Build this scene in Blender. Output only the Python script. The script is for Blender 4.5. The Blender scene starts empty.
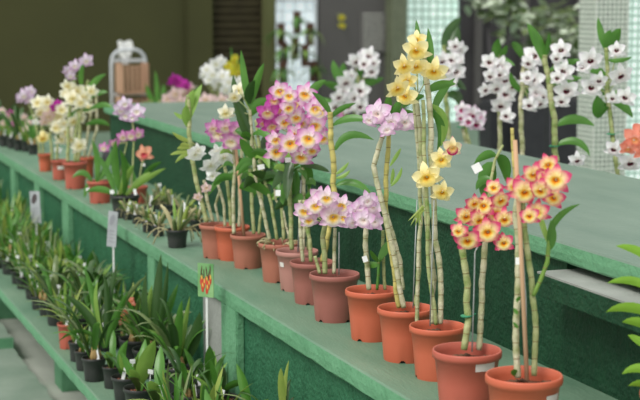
import bpy, bmesh, math, random
from mathutils import Vector, Matrix, noise
PI = math.pi
C = bpy.context.scene.collection
S = bpy.context.scene
rnd = random.Random(7)

# ------------------------------------------------------------------ camera
F = 1600.0
PITCH = math.atan(207 / F); YAW = math.atan(583 / math.hypot(F, 207)); ZC = 1.85
FW = Vector((math.sin(YAW) * math.cos(PITCH), math.cos(YAW) * math.cos(PITCH), -math.sin(PITCH)))
RT = Vector((math.cos(YAW), -math.sin(YAW), 0)); UP = RT.cross(FW)
CAM = Vector((0, 0, ZC))
cd = bpy.data.cameras.new('camera'); cam = bpy.data.objects.new('camera', cd); C.objects.link(cam)
cd.sensor_width = 36; cd.lens = F * 36 / 640; cd.clip_end = 200
cam.matrix_world = Matrix.Translation(CAM) @ Matrix((RT, UP, -FW)).transposed().to_4x4()
cd.dof.use_dof = True; cd.dof.focus_distance = 4.25; cd.dof.aperture_fstop = 5.0
S.camera = cam

def ray(x, y): return FW + RT * ((x - 320) / F) + UP * ((200 - y) / F)
def on_z(x, y, z): d = ray(x, y); return CAM + d * ((z - ZC) / d.z)
def on_x(x, y, X): d = ray(x, y); return CAM + d * (X / d.x)
def on_y(x, y, Y): d = ray(x, y); return CAM + d * (Y / d.y)
def at_d(x, y, D): return CAM + ray(x, y) * D
def depth(p): return (Vector(p) - CAM).dot(FW)

# ------------------------------------------------------------------ materials
def lin(c):
    return tuple((v / 255 / 12.92) if v / 255 <= .04045 else ((v / 255 + .055) / 1.055) ** 2.4 for v in c) + (1,)
MATS = {}
def base_mat(name):
    m = bpy.data.materials.new(name); m.use_nodes = True; MATS[name] = m
    nt = m.node_tree; b = nt.nodes['Principled BSDF']
    return m, nt, b
def N(nt, t, **kw):
    n = nt.nodes.new(t)
    for k, v in kw.items():
        if k in n.inputs.keys(): n.inputs[k].default_value = v
        else: setattr(n, k, v)
    return n
def ramp(nt, stops):
    r = nt.nodes.new('ShaderNodeValToRGB'); e = r.color_ramp.elements
    while len(e) < len(stops): e.new(0.5)
    for el, (p, c) in zip(e, stops): el.position = p; el.color = lin(c)
    return r
def mat(name, c1, c2=None, scale=20, rough=.6, bump=0, bscale=None, spec=.3, stretch=None, trans=0, detail=4):
    """noise-mixed two-colour paint / plastic / leaf"""
    m, nt, b = base_mat(name); c2 = c2 or tuple(v * .88 for v in c1)
    tc = N(nt, 'ShaderNodeTexCoord'); src = tc.outputs['Object']
    if stretch:
        mp = N(nt, 'ShaderNodeMapping'); mp.inputs['Scale'].default_value = stretch
        nt.links.new(src, mp.inputs['Vector']); src = mp.outputs['Vector']
    n = N(nt, 'ShaderNodeTexNoise', Scale=scale, Detail=detail); nt.links.new(src, n.inputs['Vector'])
    r = ramp(nt, [(.3, c1), (.7, c2)]); nt.links.new(n.outputs['Fac'], r.inputs['Fac'])
    nt.links.new(r.outputs['Color'], b.inputs['Base Color'])
    b.inputs['Roughness'].default_value = rough; b.inputs['Specular IOR Level'].default_value = spec
    if bump:
        n2 = N(nt, 'ShaderNodeTexNoise', Scale=bscale or scale * 3, Detail=5); nt.links.new(src, n2.inputs['Vector'])
        bp = N(nt, 'ShaderNodeBump', Strength=bump, Distance=.01); nt.links.new(n2.outputs['Fac'], bp.inputs['Height'])
        nt.links.new(bp.outputs['Normal'], b.inputs['Normal'])
    if trans:
        t = N(nt, 'ShaderNodeBsdfTranslucent'); nt.links.new(r.outputs['Color'], t.inputs['Color'])
        mx = N(nt, 'ShaderNodeMixShader', Fac=trans); nt.links.new(b.outputs[0], mx.inputs[1]); nt.links.new(t.outputs[0], mx.inputs[2])
        nt.links.new(mx.outputs[0], nt.nodes['Material Output'].inputs['Surface'])
    return m
def petal_mat(name, stops, rough=.55, trans=.3):
    """pigment that runs from the heart of the flower out to the petal tips"""
    m, nt, b = base_mat(name)
    tc = N(nt, 'ShaderNodeTexCoord'); ln = N(nt, 'ShaderNodeVectorMath', operation='LENGTH')
    nt.links.new(tc.outputs['Object'], ln.inputs[0])
    n = N(nt, 'ShaderNodeTexNoise', Scale=3.0); nt.links.new(tc.outputs['Object'], n.inputs['Vector'])
    ma = N(nt, 'ShaderNodeMath', operation='MULTIPLY_ADD'); ma.inputs[1].default_value = .25
    nt.links.new(n.outputs['Fac'], ma.inputs[0]); nt.links.new(ln.outputs['Value'], ma.inputs[2])
    sb = N(nt, 'ShaderNodeMath', operation='SUBTRACT'); sb.inputs[1].default_value = .125
    nt.links.new(ma.outputs[0], sb.inputs[0])
    r = ramp(nt, stops); nt.links.new(sb.outputs[0], r.inputs['Fac'])
    nt.links.new(r.outputs['Color'], b.inputs['Base Color']); b.inputs['Roughness'].default_value = rough
    b.inputs['Specular IOR Level'].default_value = .2
    t = N(nt, 'ShaderNodeBsdfTranslucent'); nt.links.new(r.outputs['Color'], t.inputs['Color'])
    mx = N(nt, 'ShaderNodeMixShader', Fac=trans); nt.links.new(b.outputs[0], mx.inputs[1]); nt.links.new(t.outputs[0], mx.inputs[2])
    nt.links.new(mx.outputs[0], nt.nodes['Material Output'].inputs['Surface'])
    return m
def brick_mat(name, c1, c2, mortar, w, h, msize, rough=.4, emit=0, axis='XZ', offset=0.0, bias=0):
    m, nt, b = base_mat(name)
    tc = N(nt, 'ShaderNodeTexCoord'); sp = N(nt, 'ShaderNodeSeparateXYZ'); cb = N(nt, 'ShaderNodeCombineXYZ')
    nt.links.new(tc.outputs['Object'], sp.inputs[0])
    ad = N(nt, 'ShaderNodeMath', operation='ADD'); nt.links.new(sp.outputs['X'], ad.inputs[0]); nt.links.new(sp.outputs['Y'], ad.inputs[1])
    nt.links.new(ad.outputs[0], cb.inputs['X']); nt.links.new(sp.outputs['Z'], cb.inputs['Y'])
    br = N(nt, 'ShaderNodeTexBrick'); br.offset = offset
    br.inputs['Color1'].default_value = lin(c1); br.inputs['Color2'].default_value = lin(c2); br.inputs['Mortar'].default_value = lin(mortar)
    br.inputs['Scale'].default_value = 1; br.inputs['Brick Width'].default_value = w; br.inputs['Row Height'].default_value = h
    br.inputs['Mortar Size'].default_value = msize; br.inputs['Bias'].default_value = bias
    nt.links.new(cb.outputs[0], br.inputs['Vector']); nt.links.new(br.outputs['Color'], b.inputs['Base Color'])
    b.inputs['Roughness'].default_value = rough
    if emit:
        nt.links.new(br.outputs['Color'], b.inputs['Emission Color']); b.inputs['Emission Strength'].default_value = emit
    return m

M = dict(
    top=mat('bench_top_dust_and_sheen', (114, 142, 118), (90, 126, 102), 9, .55, .25, 120, .4, (1, .25, 1)),  # green paint greyed by dust, with the sky's sheen mixed into the colour
    top_up=mat('upper_bench_top_sheen', (112, 132, 116), (94, 118, 102), 9, .5, .25, 120, .4, (1, .25, 1)),  # greyer copy of the top, grazing sheen put into its colour
    face=mat('bench_face_paint', (110, 164, 126), (96, 150, 112), 14, .6, .5, 60),
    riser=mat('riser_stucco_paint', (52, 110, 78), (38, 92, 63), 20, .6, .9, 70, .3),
    riser_up=mat('upper_riser_stucco_shaded', (28, 74, 48), (21, 62, 40), 20, .6, .9, 70, .3),  # riser stucco again, darkened to carry the shade of the deeper recess
    grey=mat('bare_grey_concrete', (160, 164, 158), (138, 142, 136), 8, .8, .3, 60),
    floor=mat('floor_concrete', (196, 198, 188), (172, 177, 166), 3, .8, .3, 30),
    aisle=mat('aisle_concrete', (142, 156, 142), (120, 140, 124), 4, .8, .3, 30),
    dark_gap=mat('dark_joint_notch_shade', (35, 38, 32)),
    backfloor=mat('court_floor', (108, 130, 112), (96, 116, 99), 2, .8),
    olive=mat('olive_wall_paint', (68, 69, 38), (62, 63, 35), 1.2, .8),
    olive2=mat('olive_pillar_paint', (92, 95, 60), (84, 87, 54), 1.2, .8),
    brown=mat('lattice_brown', (70, 64, 42), (56, 50, 33), 6, .7),
    brown_dark=mat('lattice_hollow', (34, 32, 20), (30, 28, 18), 6, .8),
    dgrey=mat('dark_grey_wall_paint', (92, 90, 89), (84, 82, 81), 1, .7),
    dgrey2=mat('charcoal_panel', (66, 64, 66), (54, 52, 54), 1.5, .6),
    boardgrey=mat('board_grey', (104, 102, 100), (98, 96, 95), 4, .7),
    printing=mat('board_printing', (168, 168, 162), (158, 158, 152), 4, .7),
    mosaic=brick_mat('green_mosaic_tile', (66, 92, 74), (112, 140, 118), (206, 212, 202), .032, .032, .007),
    mosaic_dark=brick_mat('dark_green_mosaic_tile', (70, 78, 58), (92, 100, 78), (116, 122, 100), .06, .06, .008),
    glassblock=brick_mat('glass_block_daylight', (222, 236, 230), (198, 220, 212), (128, 156, 142), .115, .115, .016, .2, .5),
    glassblock2=brick_mat('glass_block_daylight_near', (226, 236, 232), (206, 224, 216), (140, 168, 154), .05, .05, .008, .2, .5),
    window=brick_mat('bright_window_daylight', (220, 230, 234), (206, 218, 222), (170, 182, 184), .16, .16, .012, .2, .5),
    pot_orange=mat('orange_terracotta_plastic', (200, 104, 76), (190, 94, 66), 6, .45, 0, None, .4),
    pot_red=mat('red_terracotta_plastic', (186, 98, 80), (174, 88, 72), 6, .45, 0, None, .4),
    pot_brown=mat('faded_brown_plastic', (176, 112, 92), (164, 100, 82), 6, .5, 0, None, .35),
    pot_pink=mat('faded_pink_plastic', (184, 132, 122), (172, 120, 110), 6, .5, 0, None, .35),
    pot_mauve=mat('mauve_brown_plastic', (162, 102, 92), (150, 92, 82), 6, .45, 0, None, .35),
    pot_black=mat('black_plastic', (52, 54, 52), (42, 44, 42), 10, .4, 0, None, .5),
    soil=mat('bark_mix', (120, 88, 66), (70, 48, 36), 60, .9, 1, 120),
    soil_red=mat('red_bark_chips', (150, 92, 70), (92, 54, 40), 60, .9, 1, 120),
    moss=mat('dry_fibre_mix', (156, 128, 96), (104, 84, 56), 70, .9, 1, 140),
    cane_pale=mat('papery_pale_cane', (206, 200, 172), (140, 148, 96), 26, .6, .4, 90, .3, (1, 1, 1.1)),
    cane_green=mat('green_cane', (182, 184, 136), (112, 136, 66), 24, .5, .3, 90, .3, (1, 1, 1.1)),
    cane_yellow=mat('yellow_cane', (204, 190, 112), (156, 152, 84), 22, .5, 0, None, .3, (1, 1, 2)),
    node=mat('cane_node_ring', (142, 124, 82), (116, 104, 64), 30, .7),
    stake_wood=mat('bamboo_stake_wood', (208, 172, 138), (190, 150, 116), 30, .7, 0, None, .2, (1, 1, .2)),
    stake_wire=mat('grey_wire', (168, 174, 172), (140, 146, 144), 30, .35, 0, None, .6),
    tie=mat('green_twist_tie', (64, 150, 110), (52, 134, 96), 30, .5),
    leaf=mat('mid_green_leaf', (92, 144, 58), (66, 118, 42), 9, .35, 0, None, .5, None, .25),
    leaf_light=mat('light_green_leaf', (146, 182, 88), (118, 158, 66), 9, .4, 0, None, .45, None, .3),
    leaf_dark=mat('dark_green_leaf', (66, 100, 46), (44, 78, 34), 9, .3, 0, None, .55, None, .2),
    leaf_yellow=mat('yellow_green_leaf', (168, 182, 92), (130, 158, 70), 9, .45, 0, None, .4, None, .3),
    leaf_grey=mat('greyish_green_leaf', (122, 138, 86), (88, 112, 62), 9, .35, 0, None, .5, None, .2),
    bulb=mat('dry_pseudobulb', (176, 140, 98), (132, 120, 64), 16, .6),
    root=mat('pale_aerial_root', (186, 178, 140), (146, 138, 96), 20, .7),
    pale_leaf=mat('pale_blossom', (206, 216, 198), (176, 192, 164), 9, .6),
    leaf_bright=mat('bright_lime_leaf', (150, 196, 70), (120, 170, 50), 9, .4, 0, None, .4, None, .3),
    tag=mat('white_plastic_tag', (240, 241, 240), (228, 230, 228), 10, .5),
    sticker=mat('white_sticker', (226, 220, 214), (214, 206, 200), 20, .6),
    card_grey=mat('faded_grey_card', (176, 180, 184), (156, 160, 164), 20, .6),
    print_faint=mat('faint_print', (150, 152, 158), (138, 140, 146), 30, .6),
    print_dark=mat('dark_print', (92, 84, 86), (70, 60, 62), 30, .6),
    sign_green=mat('sign_green_print', (142, 184, 126), (96, 150, 92), 18, .5),
    sign_red=mat('sign_red_flower_print', (206, 84, 60), (184, 62, 46), 40, .5),
    sign_yellow=mat('sign_yellow_print', (226, 190, 92), (212, 172, 76), 40, .5),
    sign_dark=mat('sign_dark_stem_print', (92, 64, 50), (76, 52, 42), 40, .5),
    alu=mat('brushed_aluminium', (206, 212, 216), (186, 192, 196), 10, .4, 0, None, .6),
    crate=mat('raw_wooden_slat', (186, 152, 126), (166, 132, 108), 8, .8, 0, None, .2, (1, 1, .2)),
    blackbin=mat('charcoal_bin_plastic', (58, 58, 62), (48, 48, 52), 8, .5),
    column=mat('flower_column', (240, 226, 214), (230, 212, 200), 10, .5),
)
FL = dict(
    pinkyellow=([(0, (248, 236, 214)), (.32, (250, 240, 240)), (.58, (240, 200, 228)), (.95, (212, 96, 184))],
                [(0, (232, 130, 30)), (.22, (244, 176, 50)), (.4, (250, 226, 150)), (.6, (246, 226, 236))], 1.0),
    magenta=([(0, (236, 200, 226)), (.4, (216, 110, 190)), (.95, (190, 60, 160))],
             [(0, (232, 130, 30)), (.3, (248, 226, 160)), (.6, (226, 150, 206))], 1.0),
    palepink=([(0, (250, 246, 240)), (.4, (248, 236, 242)), (.7, (240, 206, 230)), (1, (216, 146, 204))],
              [(0, (240, 160, 40)), (.28, (248, 206, 90)), (.5, (250, 240, 226)), (.62, (240, 210, 230))], 1.0),
    pinkwhite=([(0, (250, 246, 248)), (.45, (246, 230, 244)), (1, (222, 158, 212))],
               [(0, (238, 206, 190)), (.3, (250, 240, 236)), (.62, (232, 188, 222))], 1.0),
    pink=([(0, (250, 240, 236)), (.3, (240, 206, 226)), (.6, (222, 150, 204)), (1, (202, 108, 182))],
          [(0, (246, 224, 150)), (.4, (250, 240, 216)), (.62, (228, 160, 208))], 1.0),
    lavender=([(0, (250, 246, 250)), (.5, (240, 228, 242)), (1, (218, 178, 220))],
              [(0, (238, 220, 160)), (.3, (248, 240, 236)), (.62, (206, 150, 204))], 1.0),
    yellow=([(0, (252, 234, 150)), (.5, (254, 240, 174)), (1, (254, 244, 196))],
            [(0, (196, 130, 20)), (.18, (226, 166, 36)), (.32, (250, 222, 110)), (.62, (254, 238, 164))], 1.0),
    creamgem=([(0, (248, 226, 140)), (.5, (250, 236, 186)), (.85, (246, 226, 196)), (1, (230, 150, 170))],
              [(0, (240, 190, 60)), (.35, (240, 200, 140)), (.55, (206, 40, 116))], 1.0),
    redyellow=([(0, (252, 232, 150)), (.42, (252, 234, 176)), (.58, (246, 190, 166)), (.74, (226, 92, 132)), (1, (206, 50, 110))],
               [(0, (120, 46, 20)), (.12, (206, 96, 20)), (.26, (244, 170, 36)), (.38, (252, 230, 130)), (.5, (252, 236, 180)), (.66, (236, 140, 140))], 1.0),
    whitemaroon=([(0, (244, 242, 238)), (.6, (250, 250, 250)), (1, (246, 236, 246))],
                 [(0, (60, 8, 26)), (.26, (100, 18, 44)), (.33, (250, 240, 240)), (.7, (250, 246, 250))], 1.0),
    whitemagenta=([(0, (244, 242, 238)), (.6, (250, 246, 250)), (1, (236, 196, 226))],
                  [(0, (140, 16, 66)), (.32, (186, 40, 110)), (.42, (246, 226, 240)), (.7, (240, 200, 230))], 1.0),
    white=([(0, (246, 246, 232)), (.5, (250, 250, 248)), (1, (250, 250, 250))],
           [(0, (226, 214, 140)), (.25, (246, 246, 232)), (.6, (250, 250, 250))], 1.0),
    cream=([(0, (246, 236, 180)), (.5, (250, 246, 222)), (1, (250, 248, 232))],
           [(0, (226, 196, 90)), (.3, (246, 236, 180)), (.6, (250, 246, 226))], 1.0),
    peach=([(0, (246, 206, 160)), (.5, (240, 180, 150)), (1, (226, 140, 120))],
           [(0, (200, 60, 90)), (.4, (226, 110, 110)), (.6, (240, 180, 150))], .8),
    salmon=([(0, (246, 206, 186)), (.5, (238, 156, 134)), (1, (230, 128, 108))],
            [(0, (240, 200, 120)), (.4, (232, 140, 110)), (.6, (230, 120, 100))], .8),
    orchidpurple=([(0, (216, 90, 190)), (.5, (196, 60, 172)), (1, (176, 44, 156))],
                  [(0, (150, 20, 120)), (.4, (190, 50, 160)), (.6, (196, 70, 176))], 1.0),
    blush=([(0, (250, 236, 220)), (.5, (246, 222, 220)), (1, (236, 200, 206))],
           [(0, (236, 196, 150)), (.4, (246, 226, 210)), (.6, (240, 206, 210))], 1.0),
    lemon=([(0, (214, 200, 60)), (.5, (222, 212, 70)), (1, (206, 206, 70))],
           [(0, (190, 150, 30)), (.4, (226, 210, 60)), (.6, (222, 212, 76))], .7),
)

# ------------------------------------------------------------------ mesh builders
class MB:
    def __init__(s): s.v = []; s.f = []; s.mi = []; s.mats = []
    def m(s, material):
        if material not in s.mats: s.mats.append(material)
        return s.mats.index(material)
    def grid(s, rows, material, close=False):
        i0 = len(s.v); k = s.m(material); n = len(rows[0])
        for r in rows: s.v.extend([tuple(p) for p in r])
        for a in range(len(rows) - 1):
            for b in range(n if close else n - 1):
                c = (b + 1) % n
                s.f.append((i0 + a * n + b, i0 + a * n + c, i0 + (a + 1) * n + c, i0 + (a + 1) * n + b)); s.mi.append(k)
    def face(s, pts, material):
        i0 = len(s.v); s.v.extend([tuple(p) for p in pts]); s.f.append(tuple(range(i0, i0 + len(pts)))); s.mi.append(s.m(material))
    def box(s, lo, hi, material):
        x0, y0, z0 = lo; x1, y1, z1 = hi
        i0 = len(s.v); k = s.m(material)
        s.v.extend([(x0, y0, z0), (x1, y0, z0), (x1, y1, z0), (x0, y1, z0), (x0, y0, z1), (x1, y0, z1), (x1, y1, z1), (x0, y1, z1)])
        for f in ((0, 3, 2, 1), (4, 5, 6, 7), (0, 1, 5, 4), (1, 2, 6, 5), (2, 3, 7, 6), (3, 0, 4, 7)):
            s.f.append(tuple(i0 + q for q in f)); s.mi.append(k)
    def tube(s, pts, rad, material, n=8, cap=True):
        pts = [Vector(p) for p in pts]
        if not hasattr(rad, '__len__'): rad = [rad] * len(pts)
        rows = []; ref = Vector((.3, .9, .2)).normalized()
        for i, p in enumerate(pts):
            t = (pts[min(i + 1, len(pts) - 1)] - pts[max(i - 1, 0)]).normalized()
            a = t.cross(ref)
            if a.length < .05: a = t.cross(Vector((1, 0, 0)))
            a.normalize(); b = t.cross(a)
            rows.append([p + (a * math.cos(2 * PI * j / n) + b * math.sin(2 * PI * j / n)) * rad[i] for j in range(n)])
        if cap: rows = [[pts[0]] * n] + rows + [[pts[-1]] * n]
        s.grid(rows, material, True)
    def mesh(s, name, smooth=True):
        me = bpy.data.meshes.new(name); me.from_pydata(s.v, [], s.f)
        for m in s.mats: me.materials.append(m)
        for p, k in zip(me.polygons, s.mi): p.material_index = k; p.use_smooth = smooth
        bm = bmesh.new(); bm.from_mesh(me); bmesh.ops.remove_doubles(bm, verts=bm.verts, dist=1e-6)
        bmesh.ops.dissolve_degenerate(bm, dist=1e-7, edges=bm.edges)
        bm.to_mesh(me); bm.free(); return me
    def build(s, name, parent=None, smooth=True, loc=None, sharp=None):
        o = bpy.data.objects.new(name, s.mesh(name, smooth)); C.objects.link(o)
        if parent: o.parent = parent
        if loc is not None: o.location = loc
        return o
def tag(o, label, cat, group=None, kind=None):
    if label: o['label'] = label
    if cat: o['category'] = cat
    if group: o['group'] = group
    if kind: o['kind'] = kind
    return o
def thing(name, label, cat, loc, group=None, rz=0):
    o = bpy.data.objects.new(name, None); C.objects.link(o); o.location = loc; o.rotation_euler = (0, 0, rz); o.empty_display_size = .05
    return tag(o, label, cat, group)
def link(name, me, parent, loc=(0, 0, 0), rot=None, sc=1):
    o = bpy.data.objects.new(name, me); C.objects.link(o); o.parent = parent; o.location = loc
    if rot is not None: o.rotation_euler = rot
    o.scale = (sc,) * 3 if not hasattr(sc, '__len__') else sc
    return o
def struct(o): o['kind'] = 'structure'; return o

# ------------------------------------------------------------------ setting
def slab(name, x0, x1, y0, y1, ztop, th, seed, jig=.004):
    """painted concrete slab with a slightly ragged front edge and a rounded nose"""
    mb = MB(); n = int((y1 - y0) / .05); rt, rf = [], []
    for i in range(n + 1):
        y = y0 + (y1 - y0) * i / n
        a = noise.noise((y * 7, seed, 0)) * jig; b = noise.noise((y * 11, seed, 5)) * jig * 1.3; c = noise.noise((y * 16, seed, 9)) * jig
        rt.append([(x1, y, ztop), (x0 + .006, y, ztop), (x0 + .001 + a * .3, y, ztop - .004)])
        rf.append([(x0 + .001 + a * .3, y, ztop - .004), (x0, y, ztop - th * .5), (x0 + .002 + a * .4, y, ztop - th + .006 + b), (x0 + .008, y, ztop - th + c), (x1, y, ztop - th)])
    mb.grid(rt, M['top_up' if ztop > 1 else 'top']); mb.grid(rf, M['face'])
    for r1, r2 in ((rt[0], rf[0]), (rt[-1], rf[-1])): mb.face(r1 + r2[1:], M['face'])
    mb.face([rt[0][0], rf[0][-1], rf[-1][-1], rt[-1][0]], M['face'])
    return struct(mb.build(name, smooth=False))
ZL, ZM, ZU = .5, .9, 1.24
YF = 13.0
slab('trim_1', 1.077, 1.485, 2.2, YF, ZL, .05, 1)          # lower shelf
slab('trim_2', 1.445, 1.915, 2.2, YF, ZM, .058, 2)         # middle shelf
slab('trim_3', 1.885, 2.78, 1.8, 8.75, ZU, .05, 3)         # upper shelf
def block(name, lo, hi, m, bev=.004):
    mb = MB(); mb.box(lo, hi, m); o = mb.build(name, smooth=False)
    bm = bmesh.new(); bm.from_mesh(o.data)
    if bev: bmesh.ops.bevel(bm, geom=bm.edges[:], offset=bev, segments=2, affect='EDGES')
    bm.to_mesh(o.data); bm.free(); return struct(o)
# risers under the middle and the upper shelf
block('wall_middle_riser', (1.475, 2.2, 0), (1.6, YF, ZM - .058), M['riser'], 0)
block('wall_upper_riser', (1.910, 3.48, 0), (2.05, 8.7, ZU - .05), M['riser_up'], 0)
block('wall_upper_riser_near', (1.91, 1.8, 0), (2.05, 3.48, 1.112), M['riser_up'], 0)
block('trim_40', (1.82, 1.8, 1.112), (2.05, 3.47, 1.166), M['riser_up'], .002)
block('trim_41', (1.822, 1.8, 1.166), (2.45, 3.47, 1.171), M['grey'], 0)
# piers under the middle shelf
for k, (ya, yb) in enumerate(((4.79, 4.96), (5.86, 5.97), (7.56, 7.72), (8.35, 8.5), (9.15, 9.3), (10.1, 10.25), (11.1, 11.25), (3.0, 3.17))):
    block('trim_%d' % (k + 4), (1.447, ya, ZL), (1.476, yb, ZM - .05), M['face'])
block('trim_12', (1.464, 4.962, ZL), (1.476, 5.24, ZM - .05), M['grey'])     # bare patch beside the pier
# piers under the lower shelf
for k, (ya, yb) in enumerate(((9.06, 9.45), (7.27, 7.45), (5.4, 5.58), (10.8, 11.0))):
    xa = 1.14 if k == 0 else 1.345
    block('trim_%d' % (k + 13), (xa, ya, 0), (1.475, yb, ZL - .05), M['face'])
block('floor', (-14, -3, -.2), (13, 24, 0), M['floor'], 0)
def aisle(name, y0, y1, z):
    mb = MB(); n = int((y1 - y0) / .06); a, b = [], []
    for i in range(n + 1):
        y = y0 + (y1 - y0) * i / n; x = 1.235 + noise.noise((y * 5, 3, 1)) * .02 + noise.noise((y * 23, 3, 1)) * .012
        a.append([(-1.5, y, z), (x, y, z)]); b.append([(x, y, z), (x - .006, y, 0)])
    mb.grid(a, M['aisle']); mb.grid(b, M['dark_gap'])
    mb.face([(-1.5, y0, 0), b[0][1], a[0][1], (-1.5, y0, z)], M['face'])
    return struct(mb.build(name, smooth=False))
aisle('floor_aisle_step_near', 1.5, 7.98, .07); aisle('floor_aisle_step_far', 7.98, 13, .125)
# court floor behind the benches
block('floor_court', (2.9, 3, -.0), (13, 21, .012), M['backfloor'], 0)
# back wall at the far side of the court
YW = 21.0
def wx(px, Y=YW): return on_y(px, 60, Y).x
block('wall_back', (-14, YW, 0), (wx(213), YW + .2, 7), M['olive'], 0)
block('trim_17', (wx(186), YW - .10, 0), (wx(212), YW, 7), M['olive'], .02)
block('trim_18', (wx(262), YW - .15, 0), (wx(273), YW + .1, 7), M['olive2'], .02)
# open brown lattice of hollow blocks
mb = MB(); xa, xb = wx(213), wx(262); mb.box((xa, YW + .14, 0), (xb, YW + .2, 7), M['brown_dark'])
for i in range(12): x = xa + (xb - xa) * i / 11; mb.box((x - .012, YW, 0), (x + .012, YW + .14, 7), M['brown'])
for i in range(70): mb.box((xa, YW + .006, i * .1), (xb, YW + .13, i * .1 + .032), M['brown'])
struct(mb.build('wall_back_lattice', smooth=False))
def window(name, a, b, z0, z1, glass, nx, nz, Y, frame):
    e = MB(); e.box((a, Y + .08, z0), (b, Y + .1, z1), glass); o = struct(e.build(name, smooth=False))
    f = MB()
    for i in range(nx + 1): x = a + (b - a) * i / nx; f.box((x - .025, Y, z0), (x + .025, Y + .08, z1), frame)
    for i in range(nz + 1): z = z0 + (z1 - z0) * i / nz; f.box((a, Y + .01, z - .02), (b, Y + .07, z + .02), frame)
    f.build('window_frame', o, smooth=False); return o
window('window_1', wx(273), wx(317), .0, 7, M['window'], 1, 4, YW, M['alu'])
block('wall_back_grey', (wx(317), YW, 0), (wx(386), YW + .2, 7), M['dgrey'], 0)
block('trim_19', (wx(385), YW - .25, 0), (wx(400), YW + .1, 7), M['mosaic_dark'], .0)
window('window_2', wx(400), wx(458), 0, 7, M['glassblock'], 1, 3, YW, M['glassblock'])
block('wall_back_charcoal', (wx(458), YW, 0), (13, YW + .2, 7), M['dgrey2'], 0)
for k, px in enumerate((474, 520, 575)):
    block('trim_%d' % (20 + k), (wx(px), YW - .12, 0), (wx(px + 5), YW, 7), M['dgrey'], .01)
# tiled column and glass-block panel close behind the benches
YP = 9.2
pa, pb = on_y(594, 100, YP).x, on_y(627, 100, YP).x
block('trim_24', (pa, YP, 0), (pb, YP + .22, 5), M['mosaic'], 0)
window('window_3', pb, pb + 1.2, .4, 4.5, M['glassblock2'], 1, 1, YP + .05, M['glassblock2'])
# low rear bench that carries the plants standing behind the upper shelf
ZR = .80
block('trim_25', (2.79, 3.4, ZR - .05), (3.5, 12.6, ZR), M['top'], .005)
for k, y in enumerate((3.6, 6.5, 9.4, 12.3)): block('trim_%d' % (26 + k), (2.95, y, 0), (3.4, y + .15, ZR - .05), M['face'])

# ------------------------------------------------------------------ flowers
def petal(mb, ang, L, W, material, back, cup=.12, tip=1.0, base=.04, twist=0):
    rows = []; ca, sa = math.cos(ang), math.sin(ang)
    for i in range(8):
        u = i / 7
        w = W * (math.sin(PI * min(1, u * .93 + .07)) ** .75) * (1 - .12 * u * tip)
        if i == 7: w = W * .02
        r = base + (L - base) * u; z = .10 * math.sin(u * PI * .6) - back * u * u
        row = []
        for j in range(5):
            v = (j - 2) / 2
            rad = r; t = v * w; zz = z + cup * v * v * w * 2 + .05 * math.sin(u * 9 + v * 3 + ang) * abs(v) + twist * v * w
            row.append((ca * rad - sa * t, sa * rad + ca * t, zz))
        rows.append(row)
    mb.grid(rows, material)
FM = {}
for k, (pst, lst, ls) in FL.items():
    pm = petal_mat('petal_' + k, pst); lm = petal_mat('lip_' + k, lst)
    vs = []
    for var in range(3):
        r = random.Random(hash(k) % 1 + var * 17 + len(k)); mb = MB(); bk = .1 + .13 * var
        for a in (90, 212, 328): petal(mb, math.radians(a + r.uniform(-6, 6)), .98, .29, pm, bk + r.uniform(-.1, .15), .2)
        for a in (24, 156): petal(mb, math.radians(a + r.uniform(-7, 7)), .97, .41, pm, bk - .1 + r.uniform(-.1, .12), .1, .6)
        lb = MB(); rows = []; nt_ = 18
        for i in range(7):
            u = i / 6; row = []
            for j in range(nt_):
                th = 2 * PI * j / nt_; dn = .5 - .5 * math.sin(th)            # 1 at the bottom of the flower
                R = (.06 + (.20 + .36 * dn) * u ** 1.2) * ls; z = .02 + .32 * u ** .7 - .22 * dn * u ** 3 + .03 * math.sin(th * 5) * u
                row.append((R * math.cos(th) * 1.05, R * math.sin(th) * .95 - .03 * u, z))
            rows.append(row)
        lb.grid(rows, lm, True)
        lb.tube([(0, .1, .02), (0, .13, .14), (0, .11, .2)], [.05, .055, .035], M['column'], 6)
        vs.append((mb.mesh('flower'), lb.mesh('lip')))
    FM[k] = vs
TOCAM = lambda p: (CAM - p).normalized()
def flower(parent, base, p, r, kind, spread=.55, droop=.15, name='flower'):
    """one bloom centred at world point p, facing roughly outwards to the viewer's side"""
    d = (TOCAM(p) + Vector((rnd.uniform(-spread, spread), rnd.uniform(-spread, spread) * .6, rnd.uniform(-.35, .25) - droop))).normalized()
    x = Vector((0, 0, 1)).cross(d).normalized(); y = d.cross(x)
    R = Matrix((x, y, d)).transposed() @ Matrix.Rotation(rnd.uniform(-.35, .35), 3, 'Z')
    a, b = rnd.choice(FM[kind])
    o = link(name, a, parent, p - base, R.to_euler(), r * 1.1); link('lip', b, o, (0, 0, 0))
    return o

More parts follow.
